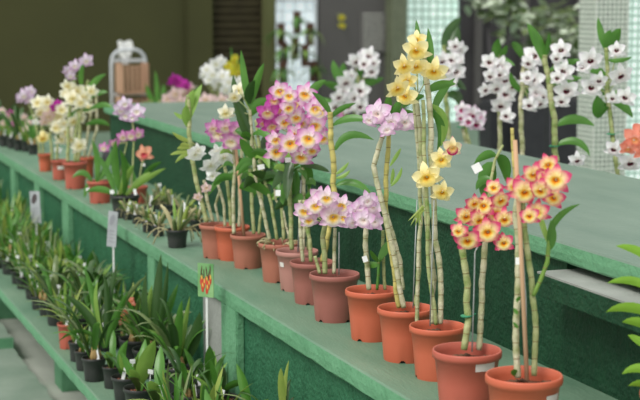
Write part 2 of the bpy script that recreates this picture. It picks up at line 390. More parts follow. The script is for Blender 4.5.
# ------------------------------------------------------------------ leaves, canes, pots
def blade(mb, pts, width, material, side, fold=.25, prof=None):
    """a leaf along a list of points; side = sideways direction"""
    n = len(pts); rows = []
    for i, p in enumerate(pts):
        u = i / (n - 1); w = width * (prof(u) if prof else max(.03, math.sin(PI * (u * .94 + .06)) ** .7))
        t = (Vector(pts[min(i + 1, n - 1)]) - Vector(pts[max(0, i - 1)])).normalized()
        s = side - t * side.dot(t)
        s = s.normalized() if s.length > 1e-4 else Vector((1, 0, 0)); nrm = s.cross(t)
        rows.append([Vector(p) + s * (w * v) + nrm * (abs(v) * w * fold) for v in (-1, -.5, 0, .5, 1)])
    mb.grid(rows, material)
def curve3(a, m, b, n=9):
    return [a * (1 - t) ** 2 + m * (2 * t * (1 - t)) + b * t * t for t in (i / (n - 1) for i in range(n))]
def px_leaf(parent, base, D, p0, pm, p1, wpx, material, dz=0.0, name='leaf'):
    """leaf given by root, bow and tip as seen, bending dz metres in depth"""
    a, m, b = at_d(*p0, D), at_d(*pm, D + dz * .5), at_d(*p1, D + dz)
    mb = MB(); side = (b - a).cross(FW).normalized()
    side = (side + FW * rnd.uniform(-.5, .5)).normalized()
    blade(mb, [q - base for q in curve3(a, m, b)], wpx * D / F / 2, M[material], side)
    return mb.build(name, parent)
def polyline(pts, step):
    out = [pts[0]]
    for a, b in zip(pts, pts[1:]):
        n = max(1, int((b - a).length / step))
        for i in range(1, n + 1): out.append(a.lerp(b, i / n))
    return out
def cane(parent, pts, r, material, seg=.035, nodes=True, name='cane'):
    """jointed cane: swollen internodes with a thin ring at each joint"""
    Q = polyline(pts, seg)
    if r > .004: Q = [Q[0]] + [q + Vector((rnd.uniform(-1, 1), rnd.uniform(-1, 1), 0)) * r * .3 for q in Q[1:-1]] + [Q[-1]]
    P = polyline(Q, .006); mb = MB(); rad = []; acc = 0
    for i, p in enumerate(P):
        if i: acc += (P[i] - P[i - 1]).length
        ph = (acc % seg) / seg; rad.append(r * (.88 + .14 * math.sin(PI * ph)) * (1 if i < len(P) * .85 else .92))
    mb.tube(P, rad, M[material], 8)
    if nodes:
        acc = 0
        for i in range(1, len(P) - 1):
            a0 = acc; acc += (P[i] - P[i - 1]).length
            if int(acc / seg) != int(a0 / seg):
                t = (P[i + 1] - P[i - 1]).normalized() * .0009
                mb.tube([P[i] - t, P[i] + t], r * .96, M['node'], 8)
    return mb.build(name, parent)
def px_cane(parent, base, D, pts, wpx, material, dd=0, seg=.035, name='cane'):
    k = len(pts) - 1
    return cane(parent, [at_d(x, y, D + dd * (i / max(1, k))) - base for i, (x, y) in enumerate(pts)], wpx * D / F / 2 * (.78 if wpx > 4 else .9), material, seg, name=name)
POTS = {}
def pot_meshes(R, H, material, soil, taper=.74):
    key = (round(R, 3), round(H, 3), material, soil)
    if key in POTS: return POTS[key]
    mb = MB(); n = 56; r0 = R * taper; rim = .016 * R / .075
    prof = [(r0 + .001, .0), (r0 + .002, .006), (r0 + (R * .93 - r0) * .5, H * .48), (R * .92, H - rim * 1.15), (R * .99, H - rim), (R, H - rim * .6), (R * .995, H - rim * .2), (R * .97, H), (R * .935, H - .001), (R * .91, H - rim), (R * .88, H - .03 * R / .075), (r0 * .95, .008), (r0 * .4, .007), (0.0001, .007)]
    rows = []
    for q, (r, z) in enumerate(prof):
        row = []
        for j in range(n):
            zz = z
            if q == 0 and j % 14 in (0, 1): zz = .007 * R / .075       # drainage notches
            if q == 1: zz = .0085 * R / .075 if j % 14 in (0, 1) else .006
            row.append((r * math.cos(2 * PI * j / n), r * math.sin(2 * PI * j / n), zz))
        rows.append(row)
    mb.grid(rows, M[material], True)
    # dark faces painted in as the shade inside the notches
    for k in range(4):
        a = 2 * PI * (k * 14 + .5) / n; da = 2 * PI * 1.0 / n
        mb.face([((r0 - .004) * math.cos(a + s), (r0 - .004) * math.sin(a + s), z) for s, z in ((-da, .001), (da, .001), (da, .009 * R / .075), (-da, .009 * R / .075))], M['dark_gap'])
    sb = MB(); rows = []; zr = H - .028 * R / .075; rr = R * .875; rs = random.Random(3)
    for i in range(6):
        row = []
        for j in range(20):
            r = max(.0005, rr * (1 - i / 5)); row.append((r * math.cos(2 * PI * j / 20), r * math.sin(2 * PI * j / 20), zr + (rs.uniform(-.004, .007) if i else 0)))
        rows.append(row)
    sb.grid(rows, M[soil], True)
    for q in range(26):
        a = rs.uniform(0, 2 * PI); r = rr * .9 * math.sqrt(rs.random()); b = rs.uniform(0, PI)
        c = Vector((r * math.cos(a), r * math.sin(a), zr + .005)); t = Vector((math.cos(b), math.sin(b), rs.uniform(-.3, .3))) * .008 * R / .06
        sb.tube([c - t, c, c + t], [.002, .005 * R / .06, .002], M[soil], 5)
    POTS[key] = (mb.mesh('pot'), sb.mesh('growing_mix')); return POTS[key]
def pot_on(z, cx, cy, w, ratio=.93):
    """where a pot whose rim is seen at (cx, cy), w pixels wide, stands on the level z"""
    D = 5.0
    for _ in range(12):
        R = w * D / F / 2; H = 2 * R * ratio; p = on_z(cx, cy, z + H); D = depth(p)
    return Vector((p.x, p.y, z)), R, H
def add_pot(t, R, H, material, soil='soil', rz=0):
    a, b = pot_meshes(R, H, material, soil)
    o = link('pot', a, t, (0, 0, 0), (0, 0, rz)); link('growing_mix', b, t); return o
def sticker(t, R, H, z0, z1, a0, a1, taper=.74):
    mb = MB(); rows = []
    for z in (z0, z1):
        r = R * taper + (R * .92 - R * taper) * z / (H * .93) + .0018
        rows.append([(r * math.cos(a0 + (a1 - a0) * i / 8), r * math.sin(a0 + (a1 - a0) * i / 8), z) for i in range(9)])
    mb.grid(rows, M['sticker']); o = mb.build('sticker', t); o['label'] = 'white paper sticker'; return o
def px_tag(parent, base, D, x, y, w, h, rot=0.2, stem=True):
    """white plastic plant tag"""
    c = at_d(x, y, D) - base; k = D / F; mb = MB()
    rx = (RT * math.cos(rot) + UP * math.sin(rot)); ux = (UP * math.cos(rot) - RT * math.sin(rot)); nn = FW * .0006
    P = [c + rx * (sx * w * k / 2) + ux * (sy * h * k / 2) for sx, sy in ((-1, -1), (1, -1), (1, 1), (-1, 1))]
    i = [p - nn for p in P]; j = [p + nn for p in P]
    mb.face(i, M['tag']); mb.face(j[::-1], M['tag'])
    for q in range(4): mb.face([i[q], i[(q + 1) % 4], j[(q + 1) % 4], j[q]], M['tag'])
    o = mb.build('tag', parent, smooth=False); o['label'] = 'white plastic tag'; return o
def soil_pt(base, H, px, D): return None

def orchid(name_label, cx, cy, w, pm, soil='soil', z=None, ratio=.93, group='potted orchids along the middle shelf', name='potted_orchid', cat='potted orchid', clampx=None):
    z = ZM if z is None else z
    p, R, H = pot_on(z, cx, cy, w, ratio)
    if clampx: p.x = min(max(p.x, clampx[0]), clampx[1])
    t = thing(name, name_label, cat, p, group)
    pt = add_pot(t, R, H, pm, soil, rnd.uniform(0, 1.5))
    return t, p, R, H, depth(p)
def blooms(t, base, D, lst, kind, jit=.05, **kw):
    for i, (x, y, r) in enumerate(lst):
        dd = D + rnd.uniform(-jit, jit * .3) - .02
        flower(t, base, at_d(x, y, dd), r * dd / F, kind, **kw)
def stalks(t, base, D, lst, root, mat_='cane_green', wpx=1.2):
    """thin flower stalks from a point on the cane to the back of each flower"""
    for (x, y, r) in lst:
        mb = MB(); a = at_d(root[0], root[1], D); b = at_d(x, y, D + .0)
        mb.tube([q - base for q in curve3(a, (a + b) / 2 + Vector((0, 0, .01)), b, 5)], wpx * D / F / 2, M[mat_], 5)
        mb.build('flower_stalk', t)
def stake(t, base, D, pts, wpx, material='stake_wood', name='stake'):
    mb = MB(); mb.tube([at_d(x, y, D) - base for x, y in pts], wpx * D / F / 2, M[material], 6); return mb.build(name, t)
def tie(t, base, D, x, y, wpx):
    mb = MB(); c = at_d(x, y, D) - base; r = wpx * D / F / 2
    mb.tube([c - Vector((0, 0, .002)), c + Vector((0, 0, .002))], r, M['tie'], 8); mb.tube([c + RT * r, c + RT * r * 1.8 + Vector((0, 0, .006))], .001, M['tie'], 5); return mb.build('twist_tie', t)

def cane_leaves(t, b, D, pts, n, L=24, w=9, mats=('leaf', 'leaf_light', 'leaf_dark')):
    for _ in range(n):
        i = rnd.randrange(len(pts) - 1); u = rnd.random(); x = pts[i][0] * (1 - u) + pts[i + 1][0] * u; y = pts[i][1] * (1 - u) + pts[i + 1][1] * u
        s = rnd.choice((-1, 1)); l = L * rnd.uniform(.7, 1.3)
        px_leaf(t, b, D, (x, y), (x + s * l * .45, y - l * rnd.uniform(.3, .6)), (x + s * l * rnd.uniform(.6, 1), y + l * rnd.uniform(-.6, .5)), w * rnd.uniform(.7, 1.2), rnd.choice(mats), rnd.uniform(-.08, .08))
ROW = (1.50, 1.80)
# --- nearest pot
t, b, R, H, D = orchid('nearest orange pot with white sticker, red and yellow orchid and a dry brown cane', 524, 374, 78, 'pot_orange', clampx=ROW)
sticker(t, R, H, H * .68, H * .79, -1.36, -.8)
px_cane(t, b, D, [(518, 378), (516, 320), (519, 260), (516, 215), (518, 180)], 9, 'cane_pale')
px_cane(t, b, D + .01, [(534, 376), (537, 330), (531, 280), (525, 230), (522, 190)], 8, 'cane_green')
px_cane(t, b, D - .02, [(516, 185), (514, 165), (513, 150), (512, 128)], 5, 'cane_yellow')
stake(t, b, D - .03, [(527, 380), (520, 230), (515, 140)], 4.5)
px_cane(t, b, D, [(533, 296), (541, 280), (547, 262), (549, 240)], 6, 'leaf_light', seg=.03, name='side_shoot')
px_leaf(t, b, D, (548, 245), (549, 215), (580, 204), 7, 'leaf', -.04)
px_leaf(t, b, D, (548, 243), (543, 225), (537, 208), 6, 'leaf_light', .03)
px_leaf(t, b, D, (549, 250), (553, 238), (551, 220), 10, 'leaf', -.02)
px_leaf(t, b, D, (518, 377), (514, 372), (512, 370), 7, 'leaf', -.02)
for (x, y) in ((514, 312), (513, 326), (522, 300)): px_leaf(t, b, D - .02, (518, y + 2), (516, y), (x, y - 4), 4, 'leaf', 0, name='shoot_bud')
L = [(524, 192, 16), (556, 180, 16), (548, 165, 12), (538, 212, 13), (554, 198, 12), (533, 174, 12), (541, 190, 13), (530, 216, 11), (515, 186, 11), (545, 178, 11)]
blooms(t, b, D - .03, L, 'redyellow'); stalks(t, b, D, L, (519, 200))
px_tag(t, b, D - .03, 519, 261, 7, 7, 0); stake(t, b, D, [(527, 378), (526, 300), (521, 225), (518, 200)], 1.3, 'stake_wire', 'wire')
# --- second
t, b, R, H, D = orchid('dull red pot with white sticker, second from near end, red and yellow orchid', 467, 349, 70, 'pot_red', clampx=ROW)
sticker(t, R, H, H * .75, H * .87, -1.74, -1.0)
px_cane(t, b, D, [(464, 350), (468, 320), (467, 285), (462, 250), (461, 225)], 9, 'cane_green')
px_cane(t, b, D + .02, [(479, 350), (482, 300), (484, 250), (488, 215)], 8, 'cane_pale')
stake(t, b, D, [(472, 352), (474, 290), (475, 252), (478, 246)], 1.5, 'stake_wire', 'wire')
L = [(466, 216, 12), (468, 240, 14), (488, 232, 15), (484, 206, 13), (500, 200, 12), (505, 219, 12), (504, 243, 11), (474, 203, 10), (478, 220, 12), (497, 214, 12), (459, 231, 10), (494, 188, 10)]
blooms(t, b, D - .03, L, 'redyellow'); stalks(t, b, D, L, (480, 225))
px_cane(t, b, D + .05, [(487, 218), (490, 185), (495, 160), (503, 145)], 3.5, 'cane_green', name='side_shoot'); px_leaf(t, b, D + .05, (494, 164), (482, 172), (487, 206), 19, 'leaf', .03); px_leaf(t, b, D + .05, (497, 156), (508, 160), (507, 184), 12, 'leaf', .04); px_leaf(t, b, D + .05, (496, 156), (488, 150), (474, 164), 9, 'leaf', .04); px_leaf(t, b, D + .05, (492, 180), (480, 176), (476, 190), 9, 'leaf', .02)
px_tag(t, b, D, 477, 168, 9, 9, .5); tie(t, b, D, 466, 316, 11)
# --- third: tall pale canes with yellow flowers
t, b, R, H, D = orchid('orange pot, third from near end, tall pale canes with yellow flowers', 437.5, 325, 57, 'pot_orange', clampx=ROW)
px_cane(t, b, D, [(440, 324), (442, 290), (436, 240), (433, 180), (430, 120), (425, 70), (422, 40)], 7.5, 'cane_pale')
px_cane(t, b, D + .02, [(432, 324), (434, 280), (428, 230), (423, 180), (420, 130), (416, 92)], 6.5, 'cane_pale')
px_cane(t, b, D - .01, [(436, 325), (429, 270), (427, 200), (424, 150), (423, 100)], 5.5, 'cane_green')
px_cane(t, b, D + .04, [(417, 324), (418, 270), (421, 210), (418, 150), (414, 100)], 5.5, 'cane_pale')
stake(t, b, D - .02, [(430, 326), (432, 260), (434, 200)], 1.3, 'stake_wire', 'wire')
for k in range(7): px_leaf(t, b, D - .02, (423 + k % 3, 205 + k), (418, 212), (408 + k * 2.4, 221 + (k * 5) % 9), 2.2, 'leaf_yellow', rnd.uniform(-.03, .03), name='aerial_root')
L = [(417, 50, 15), (416, 66, 12), (404, 66, 12), (434, 71, 14), (406, 96, 13), (397, 88, 13), (417, 40, 10), (408, 80, 10), (427, 160, 8)]
L2 = [(427, 177, 15), (441, 160, 12), (442, 192, 12)]
blooms(t, b, D - .03, L[:8], 'yellow'); blooms(t, b, D - .03, L2, 'yellow', spread=.3); stalks(t, b, D, L[:8], (418, 95)); stalks(t, b, D, L2, (433, 168))
blooms(t, b, D - .03, [(452, 148, 11)], 'creamgem'); stalks(t, b, D, [(452, 148, 11)], (434, 168))
px_leaf(t, b, D, (424, 85), (432, 60), (428, 28), 10, 'leaf', .02); px_leaf(t, b, D, (420, 60), (418, 35), (416, 20), 6, 'leaf', .02)
px_leaf(t, b, D, (430, 110), (448, 125), (437, 150), 9, 'leaf', .03); px_leaf(t, b, D, (432, 105), (452, 115), (441, 147), 8, 'leaf_light', .02)
px_leaf(t, b, D, (424, 96), (410, 98), (402, 108), 8, 'leaf', -.02); px_leaf(t, b, D, (425, 92), (440, 82), (456, 84), 9, 'leaf', -.02)
px_leaf(t, b, D, (433, 115), (437, 95), (455, 78), 9, 'leaf', .04)
# --- fourth: zigzag canes with lavender flowers
t, b, R, H, D = orchid('orange pot, fourth from near end, leaning zigzag canes with lavender pink flowers', 405.5, 307, 57, 'pot_orange', clampx=ROW)
px_cane(t, b, D, [(404, 308), (397, 275), (391, 240), (385, 212), (376, 182), (374, 166), (380, 145), (385, 128), (392, 118)], 7, 'cane_pale')
px_cane(t, b, D + .02, [(415, 306), (419, 270), (420, 230)], 5, 'cane_green')
px_cane(t, b, D + .02, [(399, 308), (392, 260), (386, 220), (386, 180), (388, 150), (389, 125)], 6.5, 'cane_yellow')
stake(t, b, D, [(413, 308), (415, 250), (417, 200)], 1.2, 'stake_wire', 'wire')
L = [(378, 114, 15), (391, 122, 12), (405, 122, 13), (387, 130, 9), (370, 120, 9)]
blooms(t, b, D - .03, L, 'pinkwhite'); stalks(t, b, D, L, (390, 118))
for p in (((390, 120), (395, 108), (403, 98), 8), ((390, 120), (386, 105), (390, 94), 8), ((392, 118), (405, 108), (420, 118), 9), ((391, 118), (382, 125), (378, 100), 7), ((391, 119), (398, 112), (412, 112), 7)): px_leaf(t, b, D, *p[:3], p[3], 'leaf', rnd.uniform(-.05, .05))
for p in (((390, 166), (397, 155), (401, 148)), ((391, 184), (394, 175), (393, 168)), ((391, 186), (400, 178), (402, 167))): px_leaf(t, b, D - .02, *p, 4, 'leaf_light', 0, name='shoot_bud')
# --- fifth: pale pink cluster, green shoot
t, b, R, H, D = orchid('orange pot, fifth from near end, pale pink flower cluster and fresh green shoot', 372, 289, 54, 'pot_orange', clampx=ROW)
px_cane(t, b, D, [(369, 290), (367, 265), (365, 245), (366, 225)], 7, 'cane_pale')
px_cane(t, b, D + .01, [(385, 290), (383, 260), (383, 230)], 4.5, 'cane_green')
px_cane(t, b, D - .01, [(377, 290), (378, 275), (379, 258)], 3.5, 'leaf', name='side_shoot')
px_cane(t, b, D + .02, [(403, 290), (400, 262), (393, 235), (386, 210)], 6, 'cane_pale')
for p in (((379, 262), (383, 250), (390, 238), 8), ((379, 260), (385, 248), (389, 242), 9), ((379, 264), (372, 266), (363, 262), 7), ((379, 262), (374, 258), (370, 250), 5)): px_leaf(t, b, D - .01, *p[:3], p[3], 'leaf', rnd.uniform(-.04, .04))
L = [(364, 220, 12), (374, 207, 12), (357, 211, 11), (367, 201, 11), (375, 222, 10), (352, 222, 10), (361, 207, 10)]
blooms(t, b, D - .02, L, 'pinkwhite'); stalks(t, b, D, L, (366, 226))
px_tag(t, b, D - .02, 365, 259, 5, 6, .3)
# --- sixth: mauve-brown pot
t, b, R, H, D = orchid('mauve brown pot, sixth from near end, white and pink flowers with yellow hearts', 334.5, 273, 51, 'pot_mauve', clampx=ROW)
px_cane(t, b, D, [(325, 274), (325, 255), (323, 238), (326, 220)], 7, 'cane_green'); px_cane(t, b, D, [(334, 274), (334, 250), (335, 228)], 5, 'cane_pale')
stake(t, b, D, [(339, 275), (339, 232)], 1.3, 'stake_wire', 'wire'); px_cane(t, b, D, [(320, 274), (317, 264), (315, 256)], 4, 'cane_green')
L = [(333, 217, 15), (342, 206, 12), (316, 206, 12), (305, 211, 12), (327, 198, 12), (318, 196, 10), (344, 218, 9), (324, 210, 12), (309, 220, 10)]
blooms(t, b, D - .03, L, 'palepink'); stalks(t, b, D, L, (328, 225))
# --- seventh: mauve pot with a tall yellow cane
t, b, R, H, D = orchid('mauve pot, seventh from near end, tall yellow cane with long arched leaves', 312, 261, 45, 'pot_mauve', clampx=ROW)
px_cane(t, b, D + .03, [(322, 262), (330, 225), (334, 195), (333, 160), (331, 140), (330, 112)], 7.5, 'cane_yellow')
px_cane(t, b, D, [(311, 262), (309, 240), (305, 218), (304, 200)], 5.5, 'cane_green'); px_cane(t, b, D, [(303, 262), (300, 230), (300, 200)], 5, 'cane_pale')
for p in (((335, 150), (345, 125), (374, 140), 8), ((333, 125), (350, 112), (372, 122), 8), ((336, 185), (355, 175), (372, 195), 8), ((331, 118), (338, 108), (356, 103), 6), ((331, 115), (325, 100), (312, 92), 7)): px_leaf(t, b, D + .03, *p[:3], p[3], 'leaf', rnd.uniform(-.05, .05))
for p in (((336, 174), (343, 170), (349, 162)), ((336, 178), (345, 177), (350, 170))): px_leaf(t, b, D, *p, 4, 'leaf_light', 0, name='shoot_bud')
# --- eighth: pink pot, big pink and yellow bunch
t, b, R, H, D = orchid('faded pink pot, eighth from near end, big bunch of pink yellow-throated flowers', 297, 250, 43, 'pot_pink', clampx=ROW)
sticker(t, R, H, H * .62, H * .74, -2.98, -2.66)
px_cane(t, b, D, [(292, 250), (291, 220), (290, 190), (293, 160), (292, 130)], 6, 'cane_green'); px_cane(t, b, D, [(303, 250), (305, 215), (303, 180), (303, 150), (298, 120)], 5.5, 'cane_pale')
px_cane(t, b, D + .03, [(308, 250), (310, 200), (306, 160)], 4.5, 'cane_green'); stake(t, b, D - .01, [(298, 252), (301, 180)], 1.4, 'stake_wire', 'wire')
L = [(280, 91, 11), (294, 104, 13), (316, 109, 12), (315, 126, 13), (290, 144, 14), (309, 139, 14), (276, 152, 13), (302, 156, 13), (320, 112, 10), (296, 117, 11), (306, 94, 12), (284, 122, 11), (302, 122, 11), (323, 138, 10), (275, 140, 10), (288, 108, 10), (312, 150, 9), (296, 134, 11), (290, 96, 10)]
blooms(t, b, D - .05, L, 'pinkyellow', .07)
L2 = [(268, 112, 12), (272, 126, 11), (283, 110, 11), (275, 100, 10), (264, 122, 9)]
blooms(t, b, D - .04, L2, 'magenta', .05); stalks(t, b, D, L[:9], (296, 140)); stalks(t, b, D, L2, (292, 135))
for p in (((292, 165), (280, 170), (272, 190), 11), ((292, 160), (285, 175), (287, 200), 11), ((300, 160), (312, 170), (309, 190), 10), ((293, 175), (280, 190), (283, 205), 9), ((302, 165), (318, 165), (330, 172), 6), ((296, 170), (297, 190), (293, 210), 9), ((303, 100), (315, 85), (326, 80), 8), ((312, 150), (309, 145), (314, 135), 9)): px_leaf(t, b, D - .02, *p[:3], p[3], rnd.choice(['leaf', 'leaf_dark', 'leaf']), rnd.uniform(-.06, .04))
px_tag(t, b, D - .06, 288, 160, 6, 5, .1); px_tag(t, b, D - .05, 278, 193, 5, 6, 0)
cane_leaves(t, b, D, [(292, 210), (292, 150)], 8, 22, 8); cane_leaves(t, b, D, [(304, 210), (303, 150)], 7, 20, 7)
# --- ninth: brown pot, fibre mix, leafy leaning canes
t, b, R, H, D = orchid('brown pot overflowing with dry fibre, ninth from near end, leafy leaning canes', 279, 242, 42, 'pot_brown', 'moss', clampx=ROW)
for q in range(24):
    a = rnd.uniform(0, 2 * PI); mb = MB(); r = R * .8; p0 = Vector((r * .7 * math.cos(a), r * .7 * math.sin(a), H - .01)); p1 = Vector((R * 1.06 * math.cos(a + .3), R * 1.06 * math.sin(a + .3), H - rnd.uniform(-.004, .02)))
    mb.tube(curve3(p0, (p0 + p1) / 2 + Vector((0, 0, .022)), p1, 6), .0022, M['root'], 5); mb.build('dry_root', t)
for c, w_, m_ in (([(270, 240), (264, 215), (257, 185), (252, 150), (250, 110)], 5, 'cane_pale'), ([(277, 240), (272, 205), (262, 170), (256, 120)], 4.5, 'cane_green'), ([(284, 240), (281, 200), (276, 160), (268, 125)], 4.5, 'cane_green'), ([(290, 240), (283, 212), (276, 200), (272, 170)], 3, 'cane_pale')): px_cane(t, b, D, c, w_, m_)
for p in (((252, 130), (236, 110), (233, 75), 11), ((250, 110), (243, 80), (241, 50), 8), ((250, 108), (255, 82), (264, 63), 8), ((251, 115), (258, 100), (272, 102), 12), ((253, 140), (245, 130), (234, 96), 11), ((258, 160), (246, 150), (240, 138), 10), ((262, 170), (276, 160), (274, 140), 9), ((256, 150), (268, 145), (266, 128), 10), ((270, 195), (262, 180), (262, 160), 10), ((252, 105), (246, 92), (255, 80), 10)):
    px_leaf(t, b, D, *p[:3], p[3], rnd.choice(['leaf', 'leaf', 'leaf_dark']), rnd.uniform(-.06, .06))
L = [(239, 91, 9), (234, 97, 8), (226, 113, 9)]
blooms(t, b, D + .02, L, 'cream'); stalks(t, b, D, L, (252, 115)); px_tag(t, b, D - .02, 261, 167, 7, 5, .2)
cane_leaves(t, b, D, [(262, 215), (255, 170), (250, 110)], 9); cane_leaves(t, b, D, [(277, 215), (262, 170), (256, 120)], 9); cane_leaves(t, b, D, [(281, 200), (268, 125)], 5)
# --- tenth: brown pot with wooden stake
t, b, R, H, D = orchid('faded brown pot, tenth from near end, wooden stake and pink white-hearted flowers', 248, 234, 36, 'pot_brown', clampx=ROW)
px_cane(t, b, D, [(234, 234), (233, 200), (235, 170), (233, 145)], 5, 'cane_pale'); px_cane(t, b, D, [(254, 234), (252, 200), (250, 165), (243, 130)], 5, 'cane_green'); px_cane(t, b, D, [(259, 234), (262, 200), (259, 160), (252, 130)], 3.5, 'cane_green')
stake(t, b, D - .01, [(244, 236), (240, 190), (236, 148)], 3)
L = [(219, 133, 13), (232, 141, 13), (226, 127, 11), (213, 128, 9), (237, 130, 9)]
blooms(t, b, D - .03, L, 'pink'); stalks(t, b, D, L, (235, 150))
for p in (((236, 180), (222, 172), (213, 186), 9), ((248, 165), (254, 150), (244, 138), 12), ((250, 170), (256, 185), (252, 200), 9), ((236, 160), (245, 158), (240, 170), 7), ((252, 172), (262, 170), (264, 160), 8)): px_leaf(t, b, D, *p[:3], p[3], 'leaf', rnd.uniform(-.04, .04))
cane_leaves(t, b, D, [(252, 200), (250, 165), (243, 130)], 5, 18, 7); cane_leaves(t, b, D, [(233, 200), (233, 150)], 3, 16, 6)
# --- eleventh
t, b, R, H, D = orchid('bright orange pot, eleventh from near end, slim canes and hanging white flowers', 232, 226, 36, 'pot_orange', clampx=ROW)
px_cane(t, b, D, [(231, 227), (229, 195), (226, 172), (222, 158)], 4, 'cane_green'); px_cane(t, b, D, [(239, 227), (240, 190), (242, 150), (246, 120)], 4, 'cane_pale'); px_cane(t, b, D, [(225, 227), (224, 205), (218, 185)], 3.5, 'cane_pale')
L = [(210, 165, 11), (224, 157, 12), (228, 150, 9), (217, 152, 9), (213, 176, 8)]
blooms(t, b, D - .03, L, 'white', droop=.4); stalks(t, b, D, L, (224, 165)); px_leaf(t, b, D, (225, 178), (215, 180), (208, 196), 6, 'leaf', 0); px_leaf(t, b, D, (226, 175), (240, 168), (252, 172), 7, 'leaf', 0)
# --- twelfth
t, b, R, H, D = orchid('terracotta pot, farthest of the row of twelve, leafy green cane with pale buds', 217, 224, 36, 'pot_brown', 'moss', clampx=ROW)
px_cane(t, b, D, [(207, 222), (200, 195), (194, 170), (190, 145), (189, 120), (188, 95)], 6, 'cane_green'); px_cane(t, b, D, [(213, 222), (207, 200), (204, 180)], 4, 'cane_pale'); px_cane(t, b, D, [(219, 222), (215, 205), (220, 190)], 3, 'cane_pale')
for p in (((189, 128), (184, 115), (187, 105), 9), ((189, 120), (192, 100), (202, 84), 9), ((189, 118), (180, 118), (174, 112), 5), ((189, 112), (188, 100), (194, 90), 9)): px_leaf(t, b, D, *p[:3], p[3], 'leaf_light', rnd.uniform(-.04, .04))
for p in (((191, 142), (182, 140), (172, 132)), ((191, 148), (182, 146), (177, 149)), ((192, 152), (180, 150), (170, 155)), ((192, 154), (184, 152), (175, 163)), ((192, 148), (184, 143), (180, 145))): px_leaf(t, b, D, *p, 4.5, 'leaf_yellow', -.02, name='flower_bud')
L = [(195, 154, 10), (199, 150, 8)]
blooms(t, b, D - .03, L, 'white', droop=.4); stalks(t, b, D, L, (191, 142)); blooms(t, b, D - .05, [(206, 188, 6), (198, 197, 5)], 'blush')

# ------------------------------------------------------------------ far end of the middle shelf
FAR = 'terracotta orchids at the far end of the middle shelf'
FX = (1.52, 1.82)
t, b, R, H, D = orchid('tall terracotta pot at far left, cream and lavender flowers on tall canes', 73, 162, 25, 'pot_red', group=FAR, ratio=1.06, clampx=FX)
for c in ([(68, 162), (68, 130), (70, 100), (76, 75)], [(75, 162), (76, 130), (84, 100), (88, 80)], [(78, 162), (80, 135), (78, 110)]): px_cane(t, b, D, c, 4, 'cane_green')
blooms(t, b, D, [(70, 70, 8), (86, 61, 8), (75, 66, 7), (71, 76, 6)], 'lavender'); blooms(t, b, D, [(68, 86, 8), (77, 91, 10), (73, 99, 10), (84, 97, 8), (92, 91, 7), (66, 94, 7), (80, 103, 8)], 'cream'); blooms(t, b, D, [(79, 146, 9), (73, 121, 9)], 'cream')
for p in (((85, 100), (90, 80), (106, 74), 7), ((85, 100), (98, 90), (108, 92), 6), ((88, 110), (104, 100), (112, 108), 6), ((86, 125), (100, 118), (110, 126), 6), ((82, 90), (78, 72), (84, 64), 6), ((90, 110), (76, 108), (68, 118), 6)): px_leaf(t, b, D, *p[:3], p[3], 'leaf', rnd.uniform(-.06, .06))
t, b, R, H, D = orchid('squat terracotta pot with a white sticker at the far left end, under cream flowers', 54, 160, 18, 'pot_red', group=FAR, ratio=1.1, clampx=FX)
sticker(t, R, H, H * .55, H * .72, -PI / 2 - .5, -PI / 2 + .3)
for c in ([(52, 160), (50, 130), (47, 105)], [(57, 160), (58, 130), (56, 108)]): px_cane(t, b, D, c, 3, 'cane_green')
blooms(t, b, D, [(38, 103, 8), (47, 102, 8), (52, 120, 8), (40, 112, 8), (58, 116, 9), (57, 128, 9), (62, 110, 8), (64, 124, 7), (50, 111, 8)], 'cream'); blooms(t, b, D, [(48, 116, 8), (44, 122, 5)], 'blush'); blooms(t, b, D - .03, [(55, 107, 6), (58, 104, 5)], 'orchidpurple')
t, b, R, H, D = orchid('leftmost of the far terracotta pots, with yellow and lavender flowers', 42, 154, 15, 'pot_orange', group=FAR, ratio=1.15, clampx=FX)
for c in ([(40, 154), (36, 125), (27, 98)], [(43, 154), (42, 130), (41, 115)]): px_cane(t, b, D, c, 2.5, 'cane_green')
blooms(t, b, D, [(24, 96, 8), (30, 92, 7), (20, 99, 5), (28, 99, 6)], 'lavender'); blooms(t, b, D, [(43, 138, 7), (43, 134, 4)], 'yellow'); blooms(t, b, D, [(36, 122, 4), (58, 150, 4)], 'white')
t, b, R, H, D = orchid('terracotta pot half hidden behind the tall terracotta pot at far left', 85, 157, 20, 'pot_orange', group=FAR, ratio=1.05, clampx=FX)
for c in ([(84, 158), (90, 120), (93, 85)], [(88, 158), (97, 130), (96, 90)]): px_cane(t, b, D, c, 3, 'cane_pale')
blooms(t, b, D, [(66, 132, 9), (61, 140, 7), (70, 140, 7), (78, 112, 8), (82, 108, 8), (88, 108, 7), (80, 118, 7)], 'cream')
t, b, R, H, D = orchid('low terracotta pot with broad arching leaves, nearest of the far left terracotta group', 91, 181, 26, 'pot_red', group=FAR, ratio=.85, clampx=FX)
for p in (((92, 182), (84, 165), (72, 178), 6), ((96, 182), (100, 160), (92, 140), 7), ((97, 182), (108, 165), (112, 150), 7), ((93, 182), (86, 185), (84, 198), 6), ((98, 180), (116, 170), (130, 184), 6)): px_leaf(t, b, D, *p[:3], p[3], 'leaf', rnd.uniform(-.06, .06))
px_tag(t, b, D - .06, 88, 190, 4, 4)
